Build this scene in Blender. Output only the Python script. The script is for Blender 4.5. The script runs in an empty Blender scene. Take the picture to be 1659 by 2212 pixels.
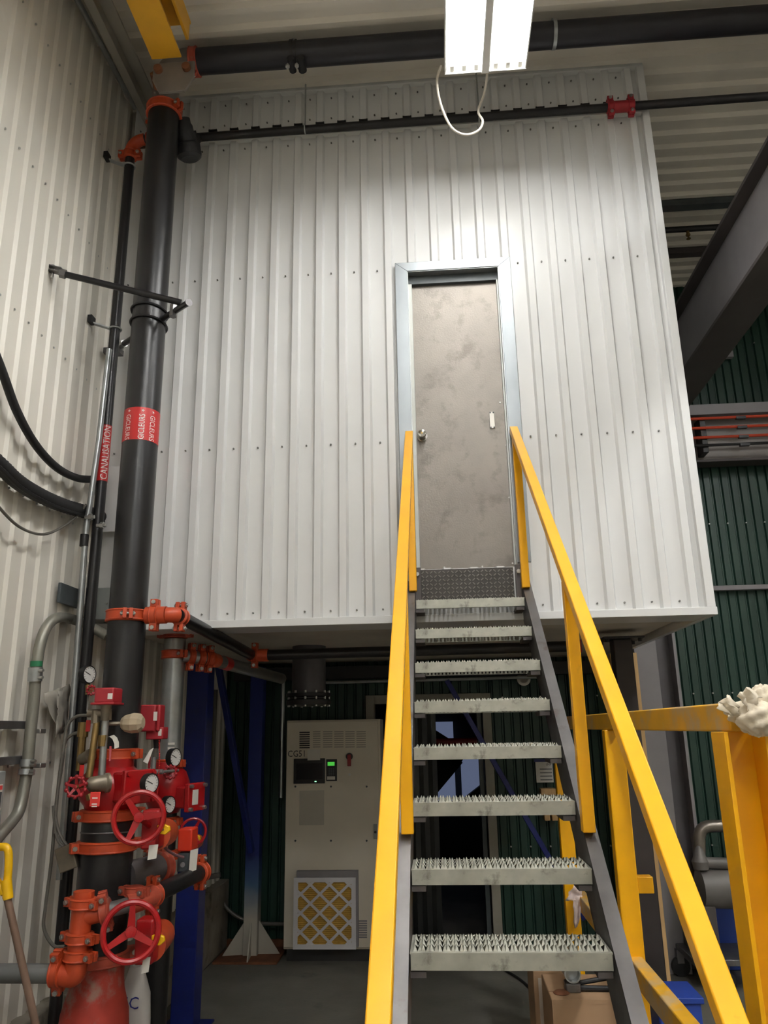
import bpy, math, random
from mathutils import Vector, Matrix
random.seed(7)
V = Vector
# ------------------------------------------------------------------ camera
CAM = V((.107, -4.876, 2.059)); YAW, PIT, ROL = (math.radians(a) for a in (-3.888, 15.713, -1.034)); FPX = 1661.3
_f = V((math.sin(YAW)*math.cos(PIT), math.cos(YAW)*math.cos(PIT), math.sin(PIT)))
_r = V((math.cos(YAW), -math.sin(YAW), 0)); _u = _r.cross(_f)
_r, _u = _r*math.cos(ROL)+_u*math.sin(ROL), -_r*math.sin(ROL)+_u*math.cos(ROL)
cd = bpy.data.cameras.new('camera'); cam = bpy.data.objects.new('camera', cd)
bpy.context.scene.collection.objects.link(cam); bpy.context.scene.camera = cam
cd.sensor_fit = 'AUTO'; cd.sensor_width = 36; cd.lens = FPX*36/2212; cd.clip_start = .05; cd.clip_end = 100
cam.matrix_world = Matrix(((_r.x, _u.x, -_f.x, CAM.x), (_r.y, _u.y, -_f.y, CAM.y), (_r.z, _u.z, -_f.z, CAM.z), (0, 0, 0, 1)))
# ------------------------------------------------------------------ world and exposure
sc = bpy.context.scene
w = bpy.data.worlds.new('world'); sc.world = w; w.use_nodes = True
w.node_tree.nodes['Background'].inputs[0].default_value = (.02, .022, .025, 1)
w.node_tree.nodes['Background'].inputs[1].default_value = 1
sc.view_settings.view_transform = 'Standard'; sc.view_settings.look = 'None'
sc.view_settings.gamma = 1; sc.view_settings.use_curve_mapping = False
sc.view_settings.exposure = 0.8
LAMP_POWER = 36.0          # emission of the fluorescent tubes
# ------------------------------------------------------------------ helpers
COL = sc.collection
def P(x, y, X=None, Y=None, Z=None):
    """a point of the photograph at a known plane of the room"""
    d = _f + _r*((x-829.5)/FPX) + _u*((1106-y)/FPX)
    i, v = (0, X) if X is not None else (1, Y) if Y is not None else (2, Z)
    return CAM + d*((v-CAM[i])/d[i])
def srgb(c):
    return tuple((x/12.92 if x <= .04045 else ((x+.055)/1.055)**2.4) for x in c)
MATS = {}
def mat(name, rgb, rough=.5, metal=0., var=.12, scale=6., bump=0., bscale=60., dirt=None, dscale=3., dthr=.55, emit=None, spec=.5, stretch=None):
    if name in MATS: return MATS[name]
    m = bpy.data.materials.new(name); m.use_nodes = True; nt = m.node_tree; b = nt.nodes['Principled BSDF']
    col = srgb([c/255 for c in rgb])
    b.inputs['Roughness'].default_value = rough; b.inputs['Metallic'].default_value = metal
    b.inputs['Specular IOR Level'].default_value = spec
    tc = nt.nodes.new('ShaderNodeTexCoord'); src = tc.outputs['Object']
    if stretch:
        mp = nt.nodes.new('ShaderNodeMapping'); mp.inputs['Scale'].default_value = stretch
        nt.links.new(src, mp.inputs['Vector']); src = mp.outputs['Vector']
    n = nt.nodes.new('ShaderNodeTexNoise'); n.inputs['Scale'].default_value = scale; n.inputs['Detail'].default_value = 6
    nt.links.new(src, n.inputs['Vector'])
    r = nt.nodes.new('ShaderNodeValToRGB')
    r.color_ramp.elements[0].position = .3; r.color_ramp.elements[1].position = .7
    r.color_ramp.elements[0].color = tuple(c*(1-var) for c in col)+(1,)
    r.color_ramp.elements[1].color = tuple(min(1, c*(1+var*.6)) for c in col)+(1,)
    nt.links.new(n.outputs['Fac'], r.inputs['Fac']); out = r.outputs['Color']
    if dirt:
        n2 = nt.nodes.new('ShaderNodeTexNoise'); n2.inputs['Scale'].default_value = dscale; n2.inputs['Detail'].default_value = 8
        n2.inputs['Roughness'].default_value = .65
        nt.links.new(src, n2.inputs['Vector'])
        r2 = nt.nodes.new('ShaderNodeValToRGB'); r2.color_ramp.elements[0].position = dthr; r2.color_ramp.elements[1].position = dthr+.12
        nt.links.new(n2.outputs['Fac'], r2.inputs['Fac'])
        mx = nt.nodes.new('ShaderNodeMix'); mx.data_type = 'RGBA'
        mx.inputs[7].default_value = srgb([c/255 for c in dirt])+(1,)
        nt.links.new(out, mx.inputs[6]); nt.links.new(r2.outputs['Color'], mx.inputs[0]); out = mx.outputs[2]
    nt.links.new(out, b.inputs['Base Color'])
    if bump:
        n3 = nt.nodes.new('ShaderNodeTexNoise'); n3.inputs['Scale'].default_value = bscale; n3.inputs['Detail'].default_value = 4
        nt.links.new(src, n3.inputs['Vector'])
        bp = nt.nodes.new('ShaderNodeBump'); bp.inputs['Strength'].default_value = bump; bp.inputs['Distance'].default_value = .01
        nt.links.new(n3.outputs['Fac'], bp.inputs['Height']); nt.links.new(bp.outputs['Normal'], b.inputs['Normal'])
    if emit:
        b.inputs['Emission Color'].default_value = srgb([c/255 for c in emit[0]])+(1,); b.inputs['Emission Strength'].default_value = emit[1]
    MATS[name] = m
    return m
class MB:
    def __init__(s): s.v = []; s.f = []
    def add(s, vs, fs):
        o = len(s.v); s.v += [V(v) for v in vs]; s.f += [tuple(i+o for i in f) for f in fs]; return s
    def box(s, a, b):
        x0, x1 = sorted((a[0], b[0])); y0, y1 = sorted((a[1], b[1])); z0, z1 = sorted((a[2], b[2]))
        return s.add([(x0,y0,z0),(x1,y0,z0),(x1,y1,z0),(x0,y1,z0),(x0,y0,z1),(x1,y0,z1),(x1,y1,z1),(x0,y1,z1)],
                     [(0,3,2,1),(4,5,6,7),(0,1,5,4),(1,2,6,5),(2,3,7,6),(3,0,4,7)])
    def obox(s, c, a, b, d):
        c, a, b, d = V(c), V(a), V(b), V(d)
        if a.cross(b).dot(d) < 0: a = -a
        return s.add([c-a-b-d, c+a-b-d, c+a+b-d, c-a+b-d, c-a-b+d, c+a-b+d, c+a+b+d, c-a+b+d],
                     [(0,3,2,1),(4,5,6,7),(0,1,5,4),(1,2,6,5),(2,3,7,6),(3,0,4,7)])
    def bar(s, p, q, w, h, up=(0,0,1)):
        p, q = V(p), V(q); d = (q-p); t = d.normalized(); sd = t.cross(V(up)).normalized(); u = sd.cross(t)
        return s.obox((p+q)/2, d/2, sd*w/2, u*h/2)
    def cyl(s, p, q, r, r2=None, n=16, caps=True):
        return s.lathe(p, V(q)-V(p), [(r, 0), (r if r2 is None else r2, (V(q)-V(p)).length)], n, caps)
    def lathe(s, p, ax, prof, n=24, caps=True):
        p = V(p); a = V(ax).normalized(); x = a.orthogonal().normalized(); y = a.cross(x)
        o = len(s.v); k = len(prof)
        for r, h in prof:
            for i in range(n):
                t = 2*math.pi*i/n; s.v.append(p+a*h+(x*math.cos(t)+y*math.sin(t))*r)
        for j in range(k-1):
            for i in range(n):
                i2 = (i+1) % n; s.f.append((o+j*n+i, o+j*n+i2, o+(j+1)*n+i2, o+(j+1)*n+i))
        if caps:
            s.f.append(tuple(o+i for i in reversed(range(n)))); s.f.append(tuple(o+(k-1)*n+i for i in range(n)))
        return s
    def tube(s, pts, r, n=8, caps=True):
        pts = [V(p) for p in pts]; o = len(s.v); x = None
        for j, p in enumerate(pts):
            t = ((pts[min(j+1, len(pts)-1)]-pts[max(j-1, 0)])).normalized()
            x = t.orthogonal().normalized() if x is None else (x-t*x.dot(t)).normalized()
            y = t.cross(x); rr = r[j] if isinstance(r, (list, tuple)) else r
            for i in range(n):
                a = 2*math.pi*i/n; s.v.append(p+(x*math.cos(a)+y*math.sin(a))*rr)
        for j in range(len(pts)-1):
            for i in range(n):
                i2 = (i+1) % n; s.f.append((o+j*n+i, o+j*n+i2, o+(j+1)*n+i2, o+(j+1)*n+i))
        if caps:
            s.f.append(tuple(o+i for i in reversed(range(n)))); s.f.append(tuple(o+(len(pts)-1)*n+i for i in range(n)))
        return s
    def torus(s, c, ax, R, r, n=32, m=8):
        c = V(c); a = V(ax).normalized(); x = a.orthogonal().normalized(); y = a.cross(x); o = len(s.v)
        for i in range(n):
            t = 2*math.pi*i/n; d = x*math.cos(t)+y*math.sin(t)
            for j in range(m):
                q = 2*math.pi*j/m; s.v.append(c+d*(R+r*math.cos(q))+a*r*math.sin(q))
        for i in range(n):
            for j in range(m):
                s.f.append((o+i*m+j, o+((i+1) % n)*m+j, o+((i+1) % n)*m+(j+1) % m, o+i*m+(j+1) % m))
        return s
    def prism(s, poly, vec):
        poly = [V(p) for p in poly]; vec = V(vec); n = len(poly); o = len(s.v)
        s.v += poly+[p+vec for p in poly]
        s.f.append(tuple(o+i for i in reversed(range(n)))); s.f.append(tuple(o+n+i for i in range(n)))
        for i in range(n):
            j = (i+1) % n; s.f.append((o+i, o+j, o+n+j, o+n+i))
        return s
    def ball(s, c, r, n=16, m=10, sc3=(1,1,1), noise=0):
        c = V(c); o = len(s.v)
        for j in range(m+1):
            ph = math.pi*j/m
            for i in range(n):
                t = 2*math.pi*i/n; k = 1+noise*(random.random()-.5)
                s.v.append(c+V((math.sin(ph)*math.cos(t)*sc3[0], math.sin(ph)*math.sin(t)*sc3[1], math.cos(ph)*sc3[2]))*r*k)
        for j in range(m):
            for i in range(n):
                i2 = (i+1) % n; s.f.append((o+j*n+i, o+(j+1)*n+i, o+(j+1)*n+i2, o+j*n+i2))
        return s
    def build(s, name, material, parent=None, loc=None, smooth=True, bevel=0, label=None, kind=None, angle=35):
        root = parent
        while root is not None and root.parent is not None: root = root.parent
        if loc is None: loc = root.location.copy() if root is not None else V((0, 0, 0))
        if root is not None: loc = root.location.copy()
        loc = V(loc)
        me = bpy.data.meshes.new(name); me.from_pydata([tuple(v-loc) for v in s.v], [], s.f); me.materials.append(material)
        me.validate()
        if smooth:
            me.shade_smooth(); me.set_sharp_from_angle(angle=math.radians(angle))
        ob = bpy.data.objects.new(name, me); COL.objects.link(ob)
        if root is None: ob.location = loc
        ob.parent = parent
        if bevel:
            md = ob.modifiers.new('bevel', 'BEVEL'); md.width = bevel; md.segments = 2; md.limit_method = 'ANGLE'; md.angle_limit = math.radians(40)
        if label: ob['label'] = label
        if kind: ob['kind'] = kind
        return ob
def thing(name, label, cat, loc=(0,0,0), group=None, kind=None):
    o = bpy.data.objects.new(name, None); COL.objects.link(o); o.location = loc; o.empty_display_size = .1
    o['label'] = label; o['category'] = cat
    if group: o['group'] = group
    if kind: o['kind'] = kind
    bpy.context.view_layer.update()
    return o
def tag(o, label, cat, group=None, kind=None):
    o['label'] = label; o['category'] = cat
    if group: o['group'] = group
    if kind: o['kind'] = kind
    return o
def text_geo(txt):
    cu = bpy.data.curves.new('t', 'FONT'); cu.body = txt; cu.resolution_u = 2
    ob = bpy.data.objects.new('t', cu); COL.objects.link(ob)
    dg = bpy.context.evaluated_depsgraph_get(); me = ob.evaluated_get(dg).to_mesh()
    import bmesh
    bm = bmesh.new(); bm.from_mesh(me); bmesh.ops.triangulate(bm, faces=bm.faces[:])
    for _ in range(2):
        bmesh.ops.subdivide_edges(bm, edges=[e for e in bm.edges if e.calc_length() > .12], cuts=1)
        bmesh.ops.triangulate(bm, faces=bm.faces[:])
    bm.verts.index_update(); vs = [v.co.copy() for v in bm.verts]; fs = [tuple(v.index for v in f.verts) for f in bm.faces]; bm.free()
    ob.evaluated_get(dg).to_mesh_clear(); bpy.data.objects.remove(ob); bpy.data.curves.remove(cu)
    x0 = min(v.x for v in vs); x1 = max(v.x for v in vs); y0 = min(v.y for v in vs); y1 = max(v.y for v in vs)
    return vs, fs, (x0, x1, y0, y1)
def text_flat(mb, txt, c, right, up, width=None, height=None):
    vs, fs, (x0, x1, y0, y1) = text_geo(txt); right, up = V(right).normalized(), V(up).normalized()
    s = (width/(x1-x0)) if width else height/(y1-y0); sy = height/(y1-y0) if height else s
    return mb.add([V(c)+right*((v.x-(x0+x1)/2)*s)+up*((v.y-(y0+y1)/2)*sy) for v in vs], fs)
def text_round(mb, txt, c, r, ang, upward, length, height):
    """lettering wrapped on a vertical cylinder; ang 0 faces the camera, positive to the right"""
    vs, fs, (x0, x1, y0, y1) = text_geo(txt); c = V(c)
    su = length/(x1-x0); sv = height/(y1-y0); d0 = CAM-c; base = math.atan2(d0.y, d0.x)
    out = []
    for v in vs:
        u = (v.x-(x0+x1)/2)*su; t = (v.y-(y0+y1)/2)*sv
        z, tan = (u, -t) if upward else (-u, t)
        a = base+ang+tan/r
        out.append(c+V((math.cos(a)*r, math.sin(a)*r, z)))
    return mb.add(out, fs)
def arc(c, a, b, t0, t1, n=8):
    c, a, b = V(c), V(a), V(b)
    return [c+a*math.cos(t0+(t1-t0)*i/n)+b*math.sin(t0+(t1-t0)*i/n) for i in range(n+1)]
def fillet(pts, r, n=6):
    pts = [V(p) for p in pts]; out = [pts[0]]
    for i in range(1, len(pts)-1):
        a, b, c = pts[i-1], pts[i], pts[i+1]; d1 = (a-b).normalized(); d2 = (c-b).normalized()
        k = min(r, (a-b).length*.49, (c-b).length*.49); p, q = b+d1*k, b+d2*k
        for j in range(n+1):
            t = j/n; out.append(p*(1-t)**2+b*2*t*(1-t)+q*t*t)
    out.append(pts[-1]); return out
def spline(pts, n=8):
    pts = [V(p) for p in pts]; q = [pts[0]*2-pts[1]]+pts+[pts[-1]*2-pts[-2]]; out = []
    for i in range(1, len(q)-2):
        p0, p1, p2, p3 = q[i-1:i+3]
        for j in range(n):
            t = j/n; out.append(.5*((2*p1)+(p2-p0)*t+(2*p0-5*p1+4*p2-p3)*t*t+(3*p1-p0-3*p2+p3)*t**3))
    out.append(pts[-1]); return out
def sheet(o, u, v, nrm, width, height, period, prof, phase=0.):
    """corrugated sheet: profile (fraction of the period, depth) repeated along u"""
    o, u, v, nrm = V(o), V(u).normalized(), V(v).normalized(), V(nrm).normalized(); xs = []
    def dep(f):
        f %= 1.
        for (a, da), (b, db) in zip(prof, prof[1:]+[(prof[0][0]+1, prof[0][1])]):
            if a <= f <= b: return da+(db-da)*(f-a)/max(1e-9, b-a)
        return prof[0][1]
    ks = {0., width}
    for k in range(int(phase)-1, int(width/period+phase)+3):
        for f, d in prof:
            x = (k+f-phase)*period
            if 0 < x < width: ks.add(x)
    xs = sorted(ks); mb = MB(); vs = []
    for x in xs:
        b = o+u*x+nrm*dep(x/period+phase); vs += [b, b+v*height]
    fl = u.cross(v).dot(nrm) > 0
    mb.add(vs, [((2*i, 2*i+2, 2*i+3, 2*i+1) if fl else (2*i+1, 2*i+3, 2*i+2, 2*i)) for i in range(len(xs)-1)])
    return mb
# ------------------------------------------------------------------ materials
M = dict(
 white_clad=mat('white_cladding', (217, 217, 215), .34, 0, .04, 2.),
 cream=mat('cream_cladding', (230, 225, 213), .38, 0, .06, 1.2, dirt=(216, 208, 192), dscale=1.2, dthr=.62),
 green=mat('green_cladding', (28, 60, 48), .45, 0, .25, 2.5, stretch=(1, 1, .15)),
 deck=mat('roof_deck', (226, 220, 208), .5, 0, .08, 2.),
 concrete=mat('concrete_floor', (112, 109, 100), .62, 0, .25, 2.2, .25, 30, dirt=(66, 64, 60), dscale=1.4, dthr=.60),
 curb=mat('concrete_curb', (150, 142, 128), .85, 0, .25, 5, .4, 25, dirt=(95, 88, 76), dscale=4),
 yellow=mat('yellow_paint', (238, 172, 6), .32, 0, .06, 8, dirt=(212, 148, 8), dscale=9, dthr=.66),
 yellow_worn=mat('worn_yellow_paint', (212, 158, 34), .45, 0, .1, 8, dirt=(186, 158, 112), dscale=5, dthr=.47),
 yellow_crane=mat('crane_yellow', (226, 168, 40), .4, 0, .08, 5),
 steel=mat('mill_steel', (118, 116, 116), .38, .75, .2, 7, dirt=(96, 84, 76), dscale=5, dthr=.6),
 galv=mat('galvanized', (176, 180, 180), .36, .8, .14, 14),
 galv_tread=mat('galvanized_tread', (172, 172, 160), .42, .4, .22, 12, dirt=(112, 112, 102), dscale=9, dthr=.56),
 brushed=mat('brushed_steel', (134, 128, 121), .5, .55, .14, 3., .12, 90, dirt=(114, 108, 101), dscale=5.5, dthr=.52),
 chrome=mat('chrome', (200, 200, 196), .15, 1., .05),
 bolt=mat('zinc_bolt', (190, 190, 186), .3, .9, .05),
 diamond=mat('dark_plate', (62, 59, 56), .45, .6, .15, 9, dirt=(110, 62, 42), dscale=3, dthr=.7),
 blackpipe=mat('black_pipe', (38, 37, 38), .33, .25, .3, 6, stretch=(1, 1, .2)),
 blackpaint=mat('black_paint', (26, 25, 27), .5, 0, .3, 6),
 rubber=mat('black_rubber', (20, 20, 21), .55, 0, .2, 10),
 orange=mat('coupling_orange', (186, 70, 34), .45, 0, .14, 14, dirt=(150, 60, 38), dscale=16, dthr=.6),
 orange_dusty=mat('dusty_orange', (176, 74, 52), .6, 0, .18, 14, dirt=(140, 110, 96), dscale=10, dthr=.56),
 red=mat('fire_red', (158, 18, 22), .3, 0, .1, 8, dirt=(150, 28, 28), dscale=10, dthr=.62),
 red_matte=mat('matte_red', (156, 34, 42), .5, 0, .08, 8),
 red_old=mat('dusty_red_iron', (170, 56, 42), .65, 0, .2, 10, dirt=(150, 112, 98), dscale=6, dthr=.52),
 redlabel=mat('red_label', (190, 38, 38), .35, 0, .03),
 whiteprint=mat('white_print', (236, 232, 226), .5, 0, .02),
 blackprint=mat('black_print', (24, 24, 24), .5, 0, .02),
 blue=mat('blue_paint', (20, 34, 110), .4, 0, .2, 6),
 blue_pale=mat('faded_blue', (120, 136, 150), .5, 0, .15, 6),
 primer=mat('white_primer', (170, 164, 152), .6, 0, .15, 6),
 brass=mat('brass', (140, 116, 72), .4, .7, .2, 14),
 bronze=mat('grey_bronze', (134, 124, 108), .45, .6, .2, 14),
 cabinet=mat('cabinet_beige', (222, 213, 195), .45, 0, .05, 3),
 cabinet_dark=mat('cabinet_plinth', (40, 39, 37), .6, 0, .1),
 plastic_black=mat('black_plastic', (20, 20, 21), .4, 0, .1),
 screen=mat('panel_screen', (34, 35, 38), .18, 0, .1, 20),
 lcd=mat('green_display', (60, 170, 60), .4, 0, .05, emit=((90, 220, 80), .35)),
 filter=mat('filter_media', (214, 176, 86), .9, 0, .18, 20),
 filter_frame=mat('filter_card', (226, 224, 226), .7, 0, .04),
 grey_box=mat('grey_enclosure', (146, 150, 146), .5, .1, .06),
 grey_dark=mat('dark_grey_plate', (72, 78, 80), .5, .1, .15, 12),
 grey_paint=mat('grey_steel_paint', (140, 136, 138), .5, .1, .1, 4),
 beam_dark=mat('dark_primer', (76, 70, 68), .6, 0, .12, 4),
 wood=mat('stud_wood', (206, 168, 116), .7, 0, .15, 4, stretch=(6, 6, .5)),
 carton=mat('cardboard', (164, 132, 100), .85, 0, .08, 5, dirt=(150, 108, 70), dscale=3, dthr=.62),
 tape=mat('packing_tape', (190, 176, 160), .3, 0, .08),
 cloth=mat('rag_cloth', (216, 204, 182), .9, 0, .15, 14, .3, 40),
 cloth_pink=mat('rag_pale', (224, 206, 198), .9, 0, .12, 14, .3, 40),
 paper=mat('paper', (222, 218, 208), .8, 0, .04),
 tan_paper=mat('tan_paper', (172, 156, 130), .8, 0, .12, 12),
 white_cable=mat('white_cable', (214, 206, 192), .5, 0, .05),
 cable_grey=mat('grey_cable', (96, 92, 84), .5, 0, .1),
 handle=mat('wood_handle', (120, 96, 80), .6, 0, .2, 5),
 lamp_house=mat('lamp_housing', (226, 224, 218), .4, 0, .03),
 tube=mat('lit_tube', (255, 250, 240), .4, 0, 0, emit=((251, 252, 253), LAMP_POWER)),
 rust=mat('rusty_steel', (120, 74, 46), .8, .1, .3, 10),
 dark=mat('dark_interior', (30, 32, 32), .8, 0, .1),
 windowblue=mat('dim_pane', (150, 160, 190), .4, 0, .05, emit=((150, 165, 205), .16)),
 bag=mat('white_bag', (214, 210, 204), .5, 0, .06), bagblue=mat('blue_print', (46, 52, 140), .5, 0, .05),
 conductor=mat('orange_conductor', (206, 72, 40), .5, 0, .06),
 greenlabel=mat('green_label', (30, 110, 70), .5, 0, .05), gauge=mat('gauge_face', (226, 224, 218), .3, 0, .03),
 darkred=mat('dark_red_enamel', (150, 26, 34), .45, 0, .15, 20),
)
# ------------------------------------------------------------------ the room
XL, YB, XR, YR = -2.2, 3.5, 9.0, -12.0
def zroof(y): return 6.9+.055*y
def structure(ob): ob['kind'] = 'structure'; return ob
structure(MB().box((XL-.3, YR, -.2), (XR, 8.2, 0)).build('floor', M['concrete'], smooth=False))
# ceiling: ribbed deck following the roof slope
DK = [(0, 0), (.5, 0), (.62, .035), (.88, .035)]
y0, y1 = YR, 8.2
structure(sheet((XL, y0, zroof(y0)), (0, 1, .055), (1, 0, 0), (0, 0, -1), (y1-y0)*math.sqrt(1+.055**2), XR-XL, .176, DK).build('ceiling', M['deck'], smooth=False))
# left wall: cream sheets above a concrete curb
wl = structure(MB().box((XL-.25, YR, 0), (XL+.1, YB, .62)).build('wall_left', M['curb'], bevel=.01))
RB = [(0, 0), (.46, 0), (.60, .015), (.86, .015)]
yy = -5.1
k = 0
for a in (-12, -9.3, -6.6, -4.2, -3.3, -2.4, -1.5, -.6, .3, 1.2, 2.1):
    b = {-12: -9.3, -9.3: -6.6, -6.6: -4.2}.get(a, min(a+.9, YB))
    if a == 2.1: b = YB
    sheet((XL+.003*(k % 2), a, .6), (0, 1, 0), (0, 0, 1), (1, 0, 0), b-a+.01, zroof(YB)-.6, .15, RB).build('cladding_sheet', M['cream'], wl, smooth=False)
    k += 1
sc_l = MB()
for z in (1.9, 3.35, 4.35, 5.3, 6.2):
    for i in range(40):
        y = -3.9+i*.15*1
        sc_l.cyl((XL, y, z+.002*(i % 3)), (XL+.012, y, z), .007, n=6)
sc_l.build('screws', M['bolt'], wl, kind='stuff')
# back wall: dark green sheets with a doorway
DX0, DX1, DZ = P(790, 1495, Y=YB).x, P(1058, 1492, Y=YB).x, P(1058, 1497, Y=YB).z
wb = structure(MB().box((XL, YB-.02, 0), (DX0, YB+.2, .07)).build('wall_back', M['rust'], smooth=False))
GR = [(0, 0), (.12, -.022), (.24, -.022), (.36, 0)]
def gsheet(x0, x1, z0, z1):
    x = x0
    while x < x1-.01:
        x2 = min(x+.98, x1)
        sheet((x, YB, z0), (1, 0, 0), (0, 0, 1), (0, -1, 0), x2-x, z1-z0, .098, GR).build('cladding_sheet', M['green'], wb, smooth=False)
        x = x2
gsheet(XL, DX0, .05, 7.1); gsheet(DX0, DX1, DZ, 7.1); gsheet(DX1, XR, .02, 7.1)
sg = MB()
for z in (2.35, 4.15, 6.3, .9):
    for i in range(24): sg.cyl((.75+i*.196, YB-.008, z), (.75+i*.196, YB+.01, z), .009, n=6)
sg.build('screws', M['bolt'], wb, kind='stuff')
structure(sheet((XR, YR, 0), (0, 1, 0), (0, 0, 1), (-1, 0, 0), 8.2-YR, 7.3, .15, RB).build('wall_right', M['cream'], smooth=False))
structure(sheet((XL, YR, 0), (1, 0, 0), (0, 0, 1), (0, 1, 0), XR-XL, 7.0, .15, RB).build('wall_front', M['cream'], smooth=False))
# dim room behind the doorway
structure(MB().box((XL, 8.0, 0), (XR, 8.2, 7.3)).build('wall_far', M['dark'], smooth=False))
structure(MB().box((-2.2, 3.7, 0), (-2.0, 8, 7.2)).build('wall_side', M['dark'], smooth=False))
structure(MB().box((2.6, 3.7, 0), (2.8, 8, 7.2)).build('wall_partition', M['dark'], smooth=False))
d2 = thing('door_2', 'grey steel door frame around the dark doorway in the green wall', 'door frame', ((DX0+DX1)/2, YB, 0), kind='structure')
fm = mat('frame_grey', (150, 145, 132), .55, 0, .1)
for a, b in (((DX0-.0, 0), (DX0+.09, DZ)), ((DX1-.09, 0), (DX1, DZ)), ((DX0+.09, DZ-.09), (DX1-.09, DZ))):
    MB().box((a[0], YB-.045, a[1]), (b[0], YB+.12, b[1])).build('jamb', fm, d2, bevel=.004)
MB().box((DX1-.15, YB-.01, 0), (DX1-.105, YB+.1, DZ-.1)).build('door_stop', M['grey_dark'], d2, bevel=.003)
# strip curtain gathered at the left of the doorway
stc = thing('strip_curtain', 'dark hanging plastic strips gathered at the left of the doorway', 'curtain', (DX0+.45, YB+.2, 0))
for i in range(7):
    x = P(880+i*10, 1700, Y=YB+.2).x
    MB().prism([(x-.02, YB+.17+.02*(i % 2), .05), (x+.028, YB+.17+.02*((i+1) % 2), .05), (x+.028, YB+.18+.02*((i+1) % 2), .05), (x-.02, YB+.18+.02*(i % 2), .05)], (0, 0, DZ-.15)).build('strip', mat('dark_pvc', (44, 46, 46), .35, 0, .2), stc, smooth=False)
wn = thing('window_1', 'dim bluish panes glimpsed through the dark doorway', 'window', P(985, 1680, Y=7.9), kind='structure')
for (a, b) in (((905, 1560), (985, 1730)), ((995, 1640), (1045, 1730))):
    p, q = P(*a, Y=7.9), P(*b, Y=7.9)
    MB().box((p.x, 7.88, q.z), (q.x, 7.95, p.z)).build('pane', M['windowblue'], wn, smooth=False)  # weakly glowing sheets stand in for bluish shapes beyond the doorway
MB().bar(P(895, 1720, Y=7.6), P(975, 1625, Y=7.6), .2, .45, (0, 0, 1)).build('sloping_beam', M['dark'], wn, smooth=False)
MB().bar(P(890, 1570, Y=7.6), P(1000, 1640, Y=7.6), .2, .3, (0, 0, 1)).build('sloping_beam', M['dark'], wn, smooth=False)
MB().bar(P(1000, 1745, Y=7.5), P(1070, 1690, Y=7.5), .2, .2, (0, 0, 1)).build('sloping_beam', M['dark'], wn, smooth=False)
ob = MB().cyl((-2.0, 4.6, P(940, 1603, Y=4.6).z), (2.6, 4.6, P(1040, 1600, Y=4.6).z), .04, n=12).build('red_pipe', M['darkred'], loc=P(990, 1602, Y=4.6))
tag(ob, 'dark red pipe crossing behind the dark doorway', 'pipe')

# ------------------------------------------------------------------ suspended white enclosure
BX0, BX1, BZ0, BZ1, STZ0, STZ1, BYB = -2.14, 1.785, 2.729, 6.455, 6.565, 6.875, 3.42
enc = thing('raised_enclosure', 'large white ribbed metal enclosure raised on columns above the floor', 'enclosure', (0, 1.7, BZ0))
under = mat('enclosure_underside', (206, 198, 184), .6, 0, .08, 3)
MB().box((BX0+.02, .12, BZ0+.02), (BX1-.02, BYB, 6.85)).build('core', under, enc, smooth=False)
PR = [(0, 0), (.58, 0), (.66, .03), (.92, .03)]
DOX0, DOX1 = P(880, 592, Y=0).x, P(1075, 577, Y=0).x        # door opening
DOZ1 = P(980, 586, Y=0).z; DOZ0 = 3.04
per = .168
def fsheet(x0, x1, z0, z1):
    ph = (x0-BX0)/per
    return sheet((x0, 0, z0), (1, 0, 0), (0, 0, 1), (0, -1, 0), x1-x0, z1-z0, per, PR, ph).build('cladding_sheet', M['white_clad'], enc, smooth=False)
edges = [BX0, BX0+6*per, BX0+12*per, DOX0, DOX1, DOX1+6*per*.6, BX1]
for i in (0, 1, 2, 4, 5): fsheet(edges[i], edges[i+1], BZ0, BZ1)
fsheet(DOX0, DOX1, DOZ1, BZ1); fsheet(DOX0, DOX1, BZ0, DOZ0)
sx = BX0
while sx < BX1-.01:
    fsheet(sx, min(sx+6*per, BX1), STZ0, STZ1); sx += 6*per
# right side, gap beam, trims
sheet((BX1, 0, BZ0), (0, 1, 0), (0, 0, 1), (1, 0, 0), BYB, STZ1-BZ0, per, [(a, b*.6) for a, b in PR]).build('side_sheet', M['white_clad'], enc, smooth=False)
MB().box((BX0, .03, BZ1-.03), (BX1-.01, .12, STZ0+.03)).build('gap_beam', mat('brown_primer', (88, 66, 52), .6, 0, .2), enc, smooth=False)
def flash(name, a, b, m='white_clad'): return MB().box(a, b).build(name, M[m], enc, bevel=.003)
flash('top_flashing', (BX0+.3, -.04, BZ1-.012), (BX1+.02, .03, BZ1+.012))
flash('head_flashing', (BX0+.3, -.045, STZ1-.015), (BX1+.02, .03, STZ1+.02))
flash('base_flashing', (BX0, -.045, BZ0-.035), (BX1+.03, .04, BZ0+.014))
flash('corner_flashing', (BX1-.03, -.043, BZ0+.014), (BX1+.024, .04, BZ1))
flash('corner_flashing', (BX1-.03, -.043, STZ0-.06), (BX1+.024, .04, STZ1))
flash('side_flashing', (BX1-.01, .04, BZ0-.035), (BX1+.03, BYB, BZ0+.03))
flash('lower_lip', (BX0, .04, BZ0-.03), (BX1, .3, BZ0+.02), 'white_clad')
fs_ = MB()
for z in (BZ0+.06, P(550, 968, Y=0).z, P(500, 604, Y=0).z, BZ1-.07, STZ0+.05, STZ1-.07):
    i = 0
    while True:
        x = BX0+(i+.3)*per; i += 1
        if x > BX1: break
        if DOX0-.1 < x < DOX1+.1 and DOZ0-.05 < z < DOZ1+.1: continue
        fs_.cyl((x, .0, z), (x, -.01, z), .0062, n=6)
fs_.build('screws', mat('dull_screw', (112, 110, 106), .5, .3, .1), enc, kind='stuff')
hat = MB()
i = 0
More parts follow.
